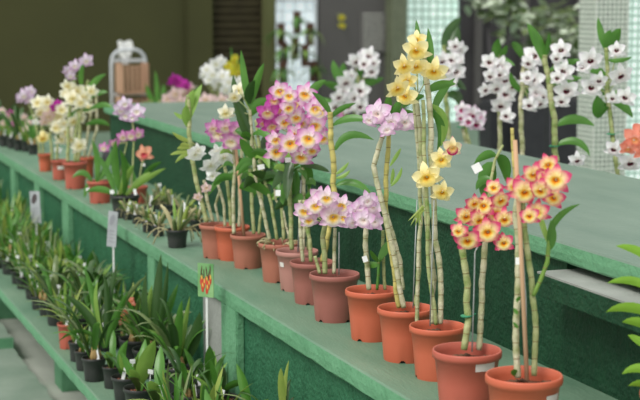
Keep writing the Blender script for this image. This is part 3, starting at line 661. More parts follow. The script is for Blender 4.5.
# lavender plant in a large black pot
t, b, R, H, D = orchid('large black pot with lavender orchid spike and spreading leaves on the middle shelf', 118, 195, 30, 'pot_black', group='black potted orchids on the middle shelf', ratio=.75, clampx=FX)
px_cane(t, b, D, [(130, 195), (133, 165), (134, 135), (131, 112)], 2.5, 'cane_green', name='flower_spike'); px_cane(t, b, D, [(118, 195), (122, 165), (127, 142), (112, 145)], 2, 'cane_green', name='flower_spike')
blooms(t, b, D, [(121, 110, 9), (125, 104, 8), (137, 112, 9), (126, 116, 8), (133, 118, 6)], 'lavender'); blooms(t, b, D, [(123, 137, 7), (131, 136, 7), (138, 134, 7), (114, 143, 6), (104, 148, 6)], 'pink', droop=.3)
for p in (((116, 195), (108, 170), (98, 155), 6), ((120, 195), (112, 160), (116, 140), 8), ((124, 195), (130, 170), (120, 150), 8), ((126, 195), (140, 180), (150, 172), 8), ((116, 195), (100, 185), (86, 192), 7), ((126, 195), (144, 178), (166, 168), 6), ((120, 195), (126, 175), (134, 165), 7)): px_leaf(t, b, D, *p[:3], p[3], rnd.choice(['leaf', 'leaf_light']), rnd.uniform(-.08, .08))
px_tag(t, b, D - .05, 112, 192, 4, 4); px_tag(t, b, D - .05, 135, 192, 3, 6)
t, b, R, H, D = orchid('small terracotta pot with one peach flower, standing behind the large black pot', 138, 186, 20, 'pot_red', group=FAR, ratio=.9, clampx=FX)
px_cane(t, b, D, [(138, 186), (141, 170), (144, 156)], 2, 'cane_green', name='flower_spike'); blooms(t, b, D - .03, [(145, 154, 10)], 'peach'); px_leaf(t, b, D, (138, 186), (150, 165), (162, 162), 6, 'leaf', 0); px_leaf(t, b, D, (137, 186), (130, 168), (124, 160), 6, 'leaf', 0); px_tag(t, b, D, 143, 165, 4, 3)

# ------------------------------------------------------------------ small generic plants (lower shelf, straggly pots)
def foliage_mesh(kind, seed):
    r = random.Random(seed); mb = MB(); bl = []
    if kind == 'strap':         # long arching blades
        for i in range(12):
            a = r.uniform(0, 2 * PI); L_ = r.uniform(.18, .34); e = r.uniform(.1, .75)
            d = Vector((math.cos(a), math.sin(a), 0)); p0 = d * .008
            p1 = p0 + d * L_ * math.sin(e) * .45 + Vector((0, 0, L_ * .75)); p2 = p0 + d * L_ * (math.sin(e) * 1.0 + .15) + Vector((0, 0, L_ * (math.cos(e) * .75)))
            blade(mb, curve3(p0, p1, p2), r.uniform(.009, .015), M[r.choice(['leaf_dark', 'leaf_dark', 'leaf', 'leaf_grey'])], Vector((-d.y, d.x, 0)), .3)
        for i in range(3):
            a = r.uniform(0, 6.28); mb.tube([(math.cos(a) * .012, math.sin(a) * .012, -.004), (math.cos(a) * .016, math.sin(a) * .016, .018), (math.cos(a) * .014, math.sin(a) * .014, .05)], [.007, .011, .004], M['bulb'], 8)
    elif kind == 'broad':       # upright broad leaves on short stems
        for i in range(6):
            a = r.uniform(0, 2 * PI); L_ = r.uniform(.08, .2); e = r.uniform(.1, 1.0); d = Vector((math.cos(a), math.sin(a), 0)); p0 = d * .01
            p2 = p0 + d * L_ * math.sin(e) + Vector((0, 0, L_ * math.cos(e))); p1 = p0 + d * L_ * .25 * math.sin(e) + Vector((0, 0, L_ * .6))
            blade(mb, curve3(p0, p1, p2), r.uniform(.013, .02), M[r.choice(['leaf', 'leaf', 'leaf_light', 'leaf_dark'])], Vector((-d.y, d.x, 0)), .25, lambda u: max(.08, math.sin(PI * (u ** 1.2 * .95 + .05)) ** .8))
    elif kind == 'grassy':      # seedlings: many thin bright blades
        for i in range(24):
            a = r.uniform(0, 2 * PI); L_ = r.uniform(.06, .19); e = r.uniform(.1, 1.2); d = Vector((math.cos(a), math.sin(a), 0)); p0 = d * r.uniform(0, .02)
            p2 = p0 + d * L_ * math.sin(e) + Vector((0, 0, L_ * math.cos(e))); p1 = p0 + d * L_ * .2 + Vector((0, 0, L_ * .6))
            blade(mb, curve3(p0, p1, p2, 7), r.uniform(.004, .0075), M[r.choice(['leaf_light', 'leaf', 'leaf_yellow', 'leaf', 'leaf_grey', 'leaf_dark'])], Vector((-d.y, d.x, 0)), .3)
    elif kind == 'tuft':        # yellowish fan with bulbs
        for i in range(14):
            a = r.uniform(0, 2 * PI); L_ = r.uniform(.08, .2); e = r.uniform(.1, .7); d = Vector((math.cos(a), math.sin(a), 0)); p0 = d * .014
            p2 = p0 + d * L_ * math.sin(e) + Vector((0, 0, L_ * math.cos(e))); p1 = p0 + d * L_ * .1 + Vector((0, 0, L_ * .6))
            blade(mb, curve3(p0, p1, p2, 7), r.uniform(.007, .011), M[r.choice(['leaf_light', 'leaf_yellow', 'leaf', 'leaf'])], Vector((-d.y, d.x, 0)), .3)
        for i in range(5):
            a = r.uniform(0, 6.28); d = Vector((math.cos(a), math.sin(a), 0)) * .02
            mb.tube([d + Vector((0, 0, -.004)), d * 1.2 + Vector((0, 0, .02)), d * 1.1 + Vector((0, 0, .045))], [.006, .01, .004], M['bulb'], 8)
    elif kind == 'straggly':    # short knobbly stems and trailing roots
        for i in range(9):
            a = r.uniform(0, 2 * PI); d = Vector((math.cos(a), math.sin(a), 0)); L_ = r.uniform(.03, .075)
            mb.tube(curve3(d * .01 + Vector((0, 0, -.004)), d * .02 + Vector((0, 0, L_ * .7)), d * r.uniform(.02, .05) + Vector((0, 0, L_)), 6), [.003, .005, .006, .006, .005, .003], M[r.choice(['leaf_grey', 'root', 'leaf_yellow'])], 6)
        for i in range(10):
            a = r.uniform(0, 2 * PI); d = Vector((math.cos(a), math.sin(a), 0)); 
            mb.tube(curve3(d * .015, d * .05 + Vector((0, 0, .03)), d * r.uniform(.05, .075) + Vector((0, 0, r.uniform(-.035, .02))), 6), .0016, M['root'], 5)
        for i in range(7):
            a = r.uniform(0, 2 * PI); L_ = r.uniform(.04, .09); e = r.uniform(.3, 1.1); d = Vector((math.cos(a), math.sin(a), 0)); p0 = d * .012
            blade(mb, curve3(p0, p0 + d * L_ * .2 + Vector((0, 0, L_ * .6)), p0 + d * L_ * math.sin(e) + Vector((0, 0, L_ * math.cos(e))), 6), r.uniform(.004, .007), M[r.choice(['leaf', 'leaf_grey', 'leaf_light'])], Vector((-d.y, d.x, 0)), .3)
    return mb.mesh('foliage')
FO = {k: [foliage_mesh(k, 100 + i * 7) for i in range(4)] for k in ('strap', 'broad', 'grassy', 'tuft', 'straggly')}
tb = MB(); 
tb.box((-.0055, -.0006, -.02), (.0055, .0006, .038), M['tag']); TAGM = tb.mesh('tag', False)
tb = MB(); tb.box((-.0012, -.001, -.03), (.0012, .001, .06), M['tag']); tb.box((-.009, -.0012, .055), (.009, .0012, .069), M['tag']); TAGM2 = tb.mesh('tag', False)
def small(label, p, R, H, kind, group, pm='pot_black', sc=1.0, tags=1, soil='soil', name='potted_plant', cat='potted plant', high=False):
    t = thing(name, label, cat, p, group)
    add_pot(t, R, H, pm, soil, rnd.uniform(0, 6))
    zs = H - .028 * R / .075 + .003
    lim = (1.47 if p.z < .7 else 1.905) - p.x; best = None
    for _ in range(24):
        me = rnd.choice(FO[kind]); a = rnd.uniform(0, 6.28); ca, sa = math.cos(a), math.sin(a)
        mx = max((v.co.x * ca - v.co.y * sa) * sc for v in me.vertices)
        if best is None or mx < best[0]: best = (mx, me, a)
        if mx < lim: break
    if best[0] > lim: sc *= max(.55, lim / best[0])
    link('foliage', best[1], t, (0, 0, zs), (0, 0, best[2]), sc)
    for k in range(tags):
        a = rnd.uniform(-2.6, -.4) if k == 0 else rnd.uniform(0, 6)
        o = link('tag', TAGM2 if (high or rnd.random() < .12) else TAGM, t, (R * .62 * math.cos(a), R * .62 * math.sin(a), zs + (.012 if not high else .05)), (rnd.uniform(-.25, .25), rnd.uniform(-.3, .3), rnd.uniform(-.5, .2) - YAW), 1)
        o['label'] = 'white plastic tag'
    return t
KW = dict(strap='long dark arching leaves', broad='upright broad leaves', grassy='thin bright grassy leaves', tuft='a yellowish leafy tuft', straggly='straggly stems and pale roots')
ORD = ['nearest', 'second', 'third', 'fourth', 'fifth', 'sixth', 'seventh', 'eighth', 'ninth', 'tenth', 'eleventh', 'twelfth', 'thirteenth', 'fourteenth', 'fifteenth', 'sixteenth', 'seventeenth', 'eighteenth', 'nineteenth', 'twentieth', 'twenty-first', 'twenty-second', 'twenty-third', 'twenty-fourth', 'twenty-fifth', 'twenty-sixth', 'twenty-seventh', 'twenty-eighth']
TENS = ['', '', 'twenty', 'thirty', 'forty', 'fifty']
for _t in range(2, 6):
    for _u in range(10):
        w_ = ({2: 'twentieth', 3: 'thirtieth', 4: 'fortieth', 5: 'fiftieth'}[_t] if _u == 0 else TENS[_t] + '-' + ['', 'first', 'second', 'third', 'fourth', 'fifth', 'sixth', 'seventh', 'eighth', 'ninth'][_u])
        if w_ not in ORD: ORD.append(w_)
placed = []
def free(p, R):
    return all((p.x - q.x) ** 2 + (p.y - q.y) ** 2 > (R + r) ** 2 for q, r in placed)
# straggly black pots on the middle shelf between the two orchid groups: (rim x, rim y, width)
MS = [(177, 229, 23), (158, 225, 14), (144, 221, 14), (196, 219, 15), (137, 214, 12), (172, 204, 14), (160, 199, 13), (150, 205, 12), (184, 212, 14), (128, 211, 11)]
for i, (cx, cy, w) in enumerate(MS):
    p, R, H = pot_on(ZM, cx, cy, w, .8); R = min(R, .05); H = R * 1.6; p.x = min(max(p.x, 1.51), 1.84)
    for _ in range(8):
        if free(p, R): break
        p.y += .03
    placed.append((p.copy(), R)); MS[i] = (p, R, H)
order = sorted(range(len(MS)), key=lambda i: MS[i][0].y)
for k, i in enumerate(order):
    p, R, H = MS[i]
    small('small black pot of straggly stems, middle shelf, %s straggly pot from near end' % (ORD[k] if k else 'first'), p, R, H, 'straggly', 'straggly black pots on the middle shelf', tags=1, sc=R / .028, name='potted_orchid', cat='potted orchid')
# dark pots at the very far left of the middle shelf
k = 0
for cx, cy, w in [(33, 144, 11), (26, 141, 11), (19, 139, 12), (12, 137, 12), (4, 135, 12), (30, 136, 10), (-4, 133, 12), (14, 130, 10)]:
    p, R, H = pot_on(ZM, cx, cy, w, .95); p.x = min(max(p.x, 1.53), 1.84)
    while not free(p, R): p.y += .04
    placed.append((p.copy(), R)); 
    t = small('small black pot at far left of middle shelf, %s beyond terracotta pots' % (ORD[k] if k else 'first'), p, R, H, ['tuft', 'grassy', 'strap', 'broad'][k % 4], 'black pots at the far left end', tags=1, sc=1.0, name='potted_orchid', cat='potted orchid')
    D = depth(p)
    if k in (1, 3, 4): blooms(t, p, D, [(cx - 2, cy - 24, 4), (cx + 3, cy - 18, 4), (cx, cy - 12, 4)], ['magenta', 'blush', 'salmon'][k % 3]); px_cane(t, p, D, [(cx, cy), (cx, cy - 22)], 1.5, 'cane_green', name='flower_spike')
    k += 1

# ------------------------------------------------------------------ lower shelf
LOW = []   # (p, R, H, kind, material, scale, tags)
def low(cx, cy, w, kind, pm='pot_black', ratio=.9, sc=1.0, tags=1, soil='soil'):
    p, R, H = pot_on(ZL, cx, cy, w, ratio); p.x = min(max(p.x, 1.077 + R), 1.44 - R)
    for _ in range(20):
        if free(p, R): break
        p.y += .012
    placed.append((p.copy(), R)); LOW.append((p, R, H, kind, pm, sc, tags, soil)); SEEN[len(LOW) - 1] = (cx, cy)
SEEN = {}
for a in ((94, 357, 25, 'strap', 'pot_black', .95, 1.05, 2), (84, 350, 20, 'tuft', 'pot_black', 1.0, .6, 1), (78, 341, 20, 'grassy', 'pot_black', 1.0, .7, 1),
          (68, 323, 22, 'grassy', 'pot_red', 1.15, 1.0, 1), (55, 302, 20, 'strap', 'pot_black', .9, .9, 1), (112, 366, 20, 'broad', 'pot_black', 1.1, .7, 0),
          (126, 376, 30, 'broad', 'pot_black', .8, .8, 2, 'soil_red'), (140, 387, 34, 'broad', 'pot_black', .8, .9, 1, 'soil_red'), (158, 402, 34, 'broad', 'pot_black', .8, 1.0, 1),
          (137, 338, 36, 'tuft', 'pot_black', .8, .9, 2), (150, 348, 36, 'strap', 'pot_black', .8, .9, 1), (178, 366, 32, 'strap', 'pot_black', .8, 1.0, 1), (192, 374, 30, 'broad', 'pot_black', .8, 1.2, 2),
          (214, 381, 34, 'broad', 'pot_black', .8, .7, 1), (222, 396, 36, 'broad', 'pot_black', .75, .9, 1, 'soil_red'), (190, 396, 34, 'strap', 'pot_black', .8, .7, 1), (246, 402, 36, 'broad', 'pot_black', .8, 1.0, 1),
          (176, 418, 36, 'grassy', 'pot_black', .8, 1.0, 1), (205, 425, 36, 'tuft', 'pot_black', .8, 1.1, 1), (270, 420, 36, 'broad', 'pot_black', .8, 1.0, 1), (240, 430, 36, 'grassy', 'pot_black', .8, 1.0, 1), (218, 452, 38, 'broad', 'pot_black', .8, 1.0, 1), (285, 446, 38, 'strap', 'pot_black', .8, .8, 1), (262, 462, 38, 'grassy', 'pot_black', .8, .9, 1),
          (27, 263, 13, 'grassy', 'pot_black', 1.1, 1.2, 1), (14, 252, 14, 'tuft', 'pot_black', 1.2, 1.2, 1), (5, 250, 12, 'tuft', 'pot_brown', 1.2, 1.2, 1), (41, 288, 18, 'grassy', 'pot_black', .9, 1.1, 1), (32, 276, 14, 'grassy', 'pot_black', 1.1, 1.2, 1)):
    low(*a)
# fill the rest of the shelf behind the front row, jittered rows
for X in (1.17, 1.26, 1.345, 1.41):
    y = 4.9 if X > 1.3 else 5.9
    while y < 10.6:
        R = rnd.uniform(.032, .042) * (1.12 if y < 6 else 1); p = Vector((min(max(X + rnd.uniform(-.015, .015), 1.08 + R), 1.44 - R), y, ZL))
        if free(p, R + .004):
            placed.append((p.copy(), R)); u = rnd.random()
            kind = ('strap' if u < .35 else 'tuft' if u < .6 else 'grassy' if u < .9 else 'broad') if y < 6.6 else ('grassy' if u < .5 else 'tuft' if u < .8 else 'broad')
            LOW.append((p, R, R * 1.7, kind, 'pot_black', rnd.uniform(.8, 1.15) * (1.15 if y > 7 else .95), 1, 'soil'))
        y += rnd.uniform(.085, .17)
def rowname(x): return 'front row' if x < 1.215 else 'second row' if x < 1.3 else 'third row' if x < 1.365 else 'back row'
cnt = {}
# the clearly seen blades of the plants nearest the shelf's front, as root, bow, tip and width
BLADES = {
    (94, 357): [((104, 348), (92, 312), (64, 294), 9, 'leaf_dark'), ((104, 348), (96, 300), (84, 266), 7, 'leaf'), ((106, 348), (112, 310), (104, 274), 8, 'leaf_dark'), ((106, 348), (118, 300), (146, 276), 6, 'leaf_grey'), ((105, 348), (84, 318), (58, 342), 5, 'leaf'), ((106, 348), (114, 318), (128, 292), 8, 'leaf'), ((104, 348), (98, 318), (78, 300), 6, 'leaf_light'), ((106, 348), (104, 310), (118, 262), 7, 'leaf_dark'), ((105, 348), (90, 296), (98, 282), 5, 'leaf_light')],
    (150, 348): [((152, 352), (156, 300), (161, 254), 10, 'leaf_dark'), ((152, 352), (168, 310), (178, 284), 8, 'leaf'), ((152, 352), (140, 312), (146, 272), 8, 'leaf_dark'), ((152, 352), (134, 320), (128, 300), 8, 'leaf'), ((153, 352), (172, 310), (192, 312), 7, 'leaf_grey'), ((152, 352), (146, 310), (152, 285), 7, 'leaf_light'), ((152, 352), (164, 320), (168, 262), 7, 'leaf_dark'), ((151, 352), (138, 330), (118, 318), 5, 'leaf')],
    (178, 366): [((178, 368), (176, 330), (182, 300), 9, 'leaf'), ((180, 368), (196, 340), (200, 312), 14, 'leaf_dark'), ((178, 368), (168, 340), (172, 312), 8, 'leaf_dark'), ((179, 368), (188, 330), (206, 320), 7, 'leaf'), ((178, 368), (184, 330), (190, 296), 6, 'leaf_light')],
    (140, 387): [((141, 384), (144, 366), (155, 340), 17, 'leaf_light'), ((140, 384), (128, 372), (122, 352), 9, 'leaf')],
    (126, 376): [((126, 374), (116, 358), (128, 340), 9, 'leaf'), ((126, 374), (138, 364), (140, 352), 7, 'leaf_light')],
    (246, 402): [((244, 398), (258, 376), (254, 354), 11, 'leaf_grey'), ((242, 398), (228, 360), (250, 352), 7, 'leaf')],
    (285, 446): [((284, 420), (280, 385), (281, 368), 8, 'leaf_yellow'), ((285, 420), (283, 380), (289, 360), 4, 'leaf_yellow')],
    (222, 396): [((220, 392), (210, 372), (226, 354), 7, 'leaf'), ((222, 392), (236, 380), (244, 384), 8, 'leaf')],
}
KEY = {LOW[i][0].freeze().to_tuple(5): v for i, v in SEEN.items()}
for (p, R, H, kind, pm, sc, tags, soil) in sorted(LOW, key=lambda q: q[0].y):
    rn = rowname(p.x); k = cnt.get(rn, 0); cnt[rn] = k + 1
    pc = {'pot_black': 'black', 'pot_red': 'red', 'pot_brown': 'brown'}[pm]
    lab = '%s pot, %s, %s, %s of lower shelf' % (pc, KW[kind], (ORD[k] + ' from near end') if k else 'nearest', rn)
    t = small(lab, p, R, H, kind, 'potted plants on the lower shelf', pm, sc, tags, soil, 'potted_orchid', 'potted orchid', high=False)
    # white tags held up among the leaves
    if rnd.random() < (.75 if p.y > 6.2 else .3) and p.y > 5.2:
        o = link('tag', TAGM2, t, (rnd.uniform(-.02, .02), rnd.uniform(-.02, .02), H + .03), (rnd.uniform(-.2, .2), rnd.uniform(-.3, .3), -YAW + rnd.uniform(-.4, .4)), 1); o['label'] = 'white plastic tag'
    if kind == 'tuft' and pm == 'pot_black' and abs(p.y - depth(p)) < 9 and tags == 2:      # one with small orange flowers
        D = depth(p); blooms(t, p, D - .04, [(122, 322, 4), (131, 300, 4), (126, 312, 4), (121, 314, 4), (133, 304, 3)], 'salmon')
        for q in ((122, 322), (131, 300)): px_cane(t, p, D - .03, [(133, 335), q], 1.5, 'cane_green', name='flower_spike')
    for q in BLADES.get(KEY.get(Vector(p).to_tuple(5)), ()): px_leaf(t, p, depth(p), q[0], q[1], q[2], q[3], q[4], rnd.uniform(-.07, .02))

# broad single leaf near the front: long-leaved plant with a tall paddle leaf
# ------------------------------------------------------------------ signs among the plants
def sign(label, px, py, w, h, stake_bottom, D, art, group='plant signs on stakes', lean=0.0):
    c = at_d(px, py, D); k = D / F; foot = on_x(px, stake_bottom, c.x); foot = Vector((c.x, c.y, ZL))
    t = thing('plant_sign', label, 'sign', foot, group)
    W, Hh = w * k, h * k; cz = c.z - ZL
    mb = MB(); mb.box((-.0035, -.0025, 0), (.0035, .0025, cz - Hh * .3), M['tag']); mb.build('stake', t, False).rotation_euler = (0, 0, -YAW)
    cb = MB(); cb.box((-W / 2, -.006, cz - Hh / 2), (W / 2, -.003, cz + Hh / 2), M['sign_green'] if art else M['card_grey'])
    o = cb.build('card', t, False); o.rotation_euler = (0, 0, -YAW - .45)
    if lean: o.matrix_local = Matrix.Rotation(-YAW - .45, 4, 'Z') @ Matrix.Translation((0, 0, cz)) @ Matrix.Rotation(lean, 4, 'Y') @ Matrix.Translation((0, 0, -cz))
    pr = MB(); rr = random.Random(5)
    def el(cx, cz_, a, b_, m, rot=0, y=-.0068):
        pr.face([((cx + math.cos(q) * a * math.cos(rot) - math.sin(q) * b_ * math.sin(rot)) * W, y, cz + (cz_ + math.cos(q) * a * math.sin(rot) + math.sin(q) * b_ * math.cos(rot)) * Hh) for q in (2 * PI * i / 14 for i in range(14))], M[m])
    if art:      # hanging red and yellow blooms with dark stems
        for i, (x, z_) in enumerate(((-.26, .02), (-.1, -.08), (.07, .0), (.2, -.12), (.3, .05), (-.2, -.2), (.1, -.25))):
            el(x, z_ + .26, .035, .16, 'sign_dark', .25 * (i % 3 - 1), -.0064 - i * .00002); el(x, z_ - .02, .085, .15, 'sign_red', .3 * (i % 3 - 1), -.0068 - i * .00004); el(x + .03, z_ + .06, .04, .07, 'sign_yellow', .2, -.0072 - i * .00004)
    else:
        el(-.05, .26, .3, .14, 'print_dark' if lean < 0 else 'print_faint', .3)
        pr.build('printed_picture', o, False); pr = MB()
        for i in range(4): el(0, -.05 - i * .1, .34, .014, 'print_faint')
    q = pr.build('printed_picture' if art else 'printed_text', o, False)
    return t
sign('small sign picturing red and yellow blooms, white stake, before the middle shelf', 206.5, 280, 18, 34, 372, 5.15, True)
sign('pale grey faded card on a white stake, in front of the middle shelf face', 113, 229, 11, 36, 290, 6.45, False, lean=.09)
sign('dark printed grey card on a white stake among the far grassy pots', 36, 207, 12, 32, 245, 7.9, False, lean=-.05)

# ------------------------------------------------------------------ white dendrobiums standing on the rear bench behind the upper shelf
REAR = 'white dendrobiums behind the upper shelf'
def rear(label, px, py, X, w=.15, pm='pot_black', group=REAR, H=.14, Z=ZR):
    q = on_x(px, py, X); p = Vector((X, q.y, Z)); t = thing('potted_orchid', label, 'potted orchid', p, group)
    add_pot(t, w / 2, H, pm); return t, p, depth(p)
def up_leaves(t, b, D, lst, m='leaf'):
    for p in lst: px_leaf(t, b, D, *p[:3], p[3], m, rnd.uniform(-.06, .04))
def foot(b, D, x):    # pixel row of the pot rim below a cane at this depth
    h = ZC - (b.z + .11); return -7 + F * h / D + 2
t, b, D = rear('white dark-eyed orchid on one straight cane, beside the green tiled column', 610, 170, 2.97)
px_cane(t, b, D, [(624, foot(b, D, 0)), (618, 178), (613, 140), (608, 100), (607, 60), (606, 48)], 6, 'cane_green'); stake(t, b, D, [(628, foot(b, D, 0)), (616, 150), (610, 100)], 1.6, 'blackbin')
L = [(590, 60, 13), (592, 87, 12), (617, 50, 9), (620, 75, 13), (626, 97, 11), (614, 149, 10), (630, 162, 13), (577, 160, 9), (583, 67, 8), (599, 80, 9), (613, 98, 8)]
blooms(t, b, D - .03, L, 'whitemaroon'); stalks(t, b, D, L[:5], (608, 95)); stalks(t, b, D, L[5:7], (617, 165))
up_leaves(t, b, D, [((606, 50), (602, 35), (598, 17), 9), ((608, 52), (612, 40), (621, 28), 13), ((608, 50), (605, 38), (611, 30), 9), ((606, 75), (598, 68), (590, 72), 8), ((609, 108), (600, 120), (597, 95), 18), ((609, 100), (625, 102), (633, 118), 9), ((609, 96), (624, 88), (632, 99), 7), ((606, 94), (596, 88), (588, 92), 9), ((608, 60), (620, 62), (632, 57), 5)]); tie(t, b, D, 611, 134, 9)
t, b, D = rear('white dark-eyed orchid on a thick cane, long leaf arching right', 553, 160, 2.97)
px_cane(t, b, D, [(557, foot(b, D, 0)), (556, 160), (554, 120), (550, 85), (545, 62), (545, 55)], 8, 'cane_green'); stake(t, b, D + .02, [(551, foot(b, D, 0)), (550, 110)], 1.6, 'blackbin')
L = [(561, 50, 11), (564, 71, 12), (567, 90, 13), (558, 78, 9), (557, 58, 8), (562, 101, 9)]
blooms(t, b, D - .03, L, 'whitemaroon'); stalks(t, b, D, L, (549, 80)); up_leaves(t, b, D, [((544, 62), (540, 40), (527, 23), 11), ((545, 58), (550, 44), (549, 33), 6), ((557, 125), (575, 112), (595, 126), 10), ((556, 145), (580, 132), (590, 156), 8), ((550, 70), (566, 62), (580, 60), 8), ((552, 84), (566, 78), (582, 78), 8)]); tie(t, b, D, 554, 146, 10)
t, b, D = rear('white dark-eyed orchid on a pale cane, third from right behind upper shelf', 521, 155, 3.05)
px_cane(t, b, D, [(523, foot(b, D, 0)), (522, 150), (521, 120), (522, 90), (524, 65), (526, 48)], 6.5, 'cane_pale')
L = [(534, 56, 12), (529, 63, 9), (534, 79, 12), (541, 97, 13), (530, 105, 9), (540, 103, 9), (527, 78, 8), (536, 92, 9)]
blooms(t, b, D - .03, L, 'whitemaroon'); stalks(t, b, D, L, (523, 85)); up_leaves(t, b, D, [((525, 60), (518, 46), (512, 42), 8), ((523, 95), (534, 86), (548, 92), 8), ((522, 92), (512, 84), (510, 72), 7)])
t, b, D = rear('white orchid with a dense hanging bunch of blooms, fourth from right behind upper shelf', 502, 146, 3.05)
px_cane(t, b, D, [(502, foot(b, D, 0)), (500, 140), (500, 110), (499, 80), (500, 52)], 6, 'cane_pale')
L = [(505, 80, 11), (506, 94, 11), (491, 76, 9), (490, 62, 10), (501, 66, 11), (496, 88, 9), (501, 105, 11), (507, 116, 9), (485, 90, 8), (500, 74, 9), (512, 86, 9)]
blooms(t, b, D - .03, L, 'whitemaroon'); stalks(t, b, D, L, (500, 80)); up_leaves(t, b, D, [((499, 60), (495, 50), (499, 38), 10), ((500, 60), (504, 52), (507, 45), 6), ((501, 56), (508, 60), (515, 66), 4)])
t, b, D = rear('low white magenta-lipped orchid on leaning canes, right of the glass block window', 472, 151, 3.1)
px_cane(t, b, D, [(480, foot(b, D, 0)), (471, 150), (465, 128), (458, 108)], 5, 'cane_green'); px_cane(t, b, D, [(476, foot(b, D, 0)), (468, 148), (456, 105)], 4, 'cane_pale')
L = [(463, 110, 9), (471, 115, 11), (477, 124, 9), (468, 122, 8), (479, 116, 8), (461, 118, 6)]
blooms(t, b, D - .03, L, 'whitemagenta'); stalks(t, b, D, L, (462, 118)); tie(t, b, D, 461, 127, 8)
t, b, D = rear('tall white dendrobium with big dark glossy leaves, behind the yellow flowers', 446, 140, 3.1)
px_cane(t, b, D, [(452, foot(b, D, 0)), (449, 140), (446, 100), (444, 60), (444, 45)], 6, 'cane_green')
L = [(442, 61, 10), (452, 60, 9), (456, 72, 10), (459, 49, 9), (447, 70, 9), (455, 46, 8), (450, 82, 8), (433, 60, 7), (458, 60, 8)]
blooms(t, b, D - .03, L, 'whitemaroon'); stalks(t, b, D, L, (445, 70)); up_leaves(t, b, D, [((444, 50), (448, 32), (461, 17), 13), ((445, 52), (456, 45), (458, 26), 12), ((446, 80), (456, 78), (466, 90), 10), ((446, 95), (462, 90), (460, 108), 11), ((444, 70), (454, 62), (462, 66), 8)], 'leaf_dark')
t, b, D = rear('white orchid on short leafy canes, in front of the dark grey wall', 353, 135, 3.1)
px_cane(t, b, D, [(358, foot(b, D, 0)), (356, 130), (354, 100), (360, 70)], 5, 'cane_green'); px_cane(t, b, D, [(350, foot(b, D, 0)), (348, 120), (340, 95)], 5, 'cane_green')
L = [(356, 61, 10), (369, 56, 10), (371, 72, 9), (345, 82, 11), (360, 91, 11), (339, 97, 9), (361, 106, 10), (335, 107, 9), (350, 76, 8), (365, 64, 9), (354, 98, 10), (344, 92, 8), (374, 63, 7), (349, 107, 8)]
blooms(t, b, D - .03, L, 'whitemaroon'); stalks(t, b, D, L, (356, 90)); up_leaves(t, b, D, [((346, 85), (334, 75), (333, 60), 9), ((350, 85), (340, 70), (345, 63), 8), ((354, 100), (352, 90), (356, 78), 8), ((360, 80), (360, 70), (362, 62), 6), ((357, 85), (370, 82), (384, 78), 8), ((350, 95), (335, 85), (322, 82), 8), ((345, 110), (330, 100), (318, 98), 7), ((372, 78), (366, 68), (380, 60), 8), ((353, 110), (364, 108), (374, 112), 8)])
t, b, D = rear('pink orchid half hidden behind the tall yellow cane, beyond the upper shelf', 338, 125, 3.2)
px_cane(t, b, D, [(340, foot(b, D, 0)), (340, 130), (342, 112)], 4, 'cane_green')
blooms(t, b, D - .03, [(340, 120, 9), (346, 130, 8), (335, 128, 7), (343, 113, 7)], 'pink')
# out-of-frame neighbour on the right whose leaves reach into the picture
p = on_z(672, 452, ZM); p.x = min(p.x, 1.80)
t = thing('potted_orchid', 'orchid with bright green leaves reaching in from the right edge of the picture', 'potted orchid', p, 'potted orchids along the middle shelf'); add_pot(t, .07, .13, 'pot_orange')
D = depth(p)
px_cane(t, p, D, [(672, 412), (668, 360), (665, 300), (660, 240), (650, 170)], 7, 'cane_green')
up_leaves(t, p, D, m='leaf_bright', lst=[((664, 270), (640, 246), (616, 246), 9), ((664, 300), (640, 272), (607, 283), 9), ((665, 320), (630, 300), (606, 312), 11), ((666, 335), (640, 318), (622, 322), 11), ((668, 380), (640, 360), (622, 374), 10), ((668, 395), (645, 378), (628, 386), 9), ((668, 360), (640, 340), (628, 335), 9)])
blooms(t, p, D, [(634, 140, 14), (642, 133, 12), (628, 148, 9), (644, 150, 12)], 'salmon', spread=.8)

# ------------------------------------------------------------------ plants at the far end of the rear bench
FARB = 'blurred orchids beyond the far end of the upper shelf'
def farplant(label, px, X, bl, leaves, zpot=ZR):
    q = on_x(px, 100, X); p = Vector((X, min(q.y, 12.3), ZR)); t = thing('potted_orchid', label, 'potted orchid', p, FARB); add_pot(t, .08, .15, 'pot_black'); D = depth(p)
    for x in (px - 5, px + 4): px_cane(t, p, D, [(px, foot(p, D, 0)), (x, 100)], 3, 'cane_green')
    for k, lst in bl: blooms(t, p, D, lst, k, .12); stalks(t, p, D, lst, (px, 108), wpx=1)
    up_leaves(t, p, D, leaves)
farplant('bright purple and blush pink orchid, blurred, beyond the far end of the upper shelf', 180, 3.0, [('orchidpurple', [(174, 79, 6), (180, 83, 7), (186, 85, 6), (171, 82, 5)]), ('blush', [(175, 94, 8), (184, 96, 9), (191, 90, 8), (168, 99, 7), (180, 102, 8), (190, 100, 8)])], [((184, 108), (190, 95), (200, 86), 6), ((176, 108), (166, 104), (160, 108), 5)])
farplant('large white orchid cluster, blurred, in front of the brown lattice', 218, 3.05, [('white', [(207, 70, 7), (216, 64, 8), (221, 61, 6), (213, 75, 8), (223, 76, 8), (229, 82, 8), (218, 84, 8), (235, 86, 7), (209, 80, 6), (240, 82, 6), (226, 90, 7), (203, 75, 5)]), ('blush', [(206, 100, 8), (215, 103, 8), (198, 104, 7), (222, 100, 7)])], [((215, 108), (205, 95), (196, 98), 6), ((222, 108), (232, 98), (240, 102), 6)])
farplant('small lemon yellow orchid spray, blurred, right of the white cluster', 234, 3.3, [('lemon', [(228, 66, 5), (233, 63, 5), (238, 68, 5), (232, 72, 6), (239, 73, 5), (228, 73, 5), (235, 58, 4), (242, 70, 4)])], [((236, 100), (232, 70), (231, 46), 3), ((236, 100), (240, 80), (237, 52), 3)])
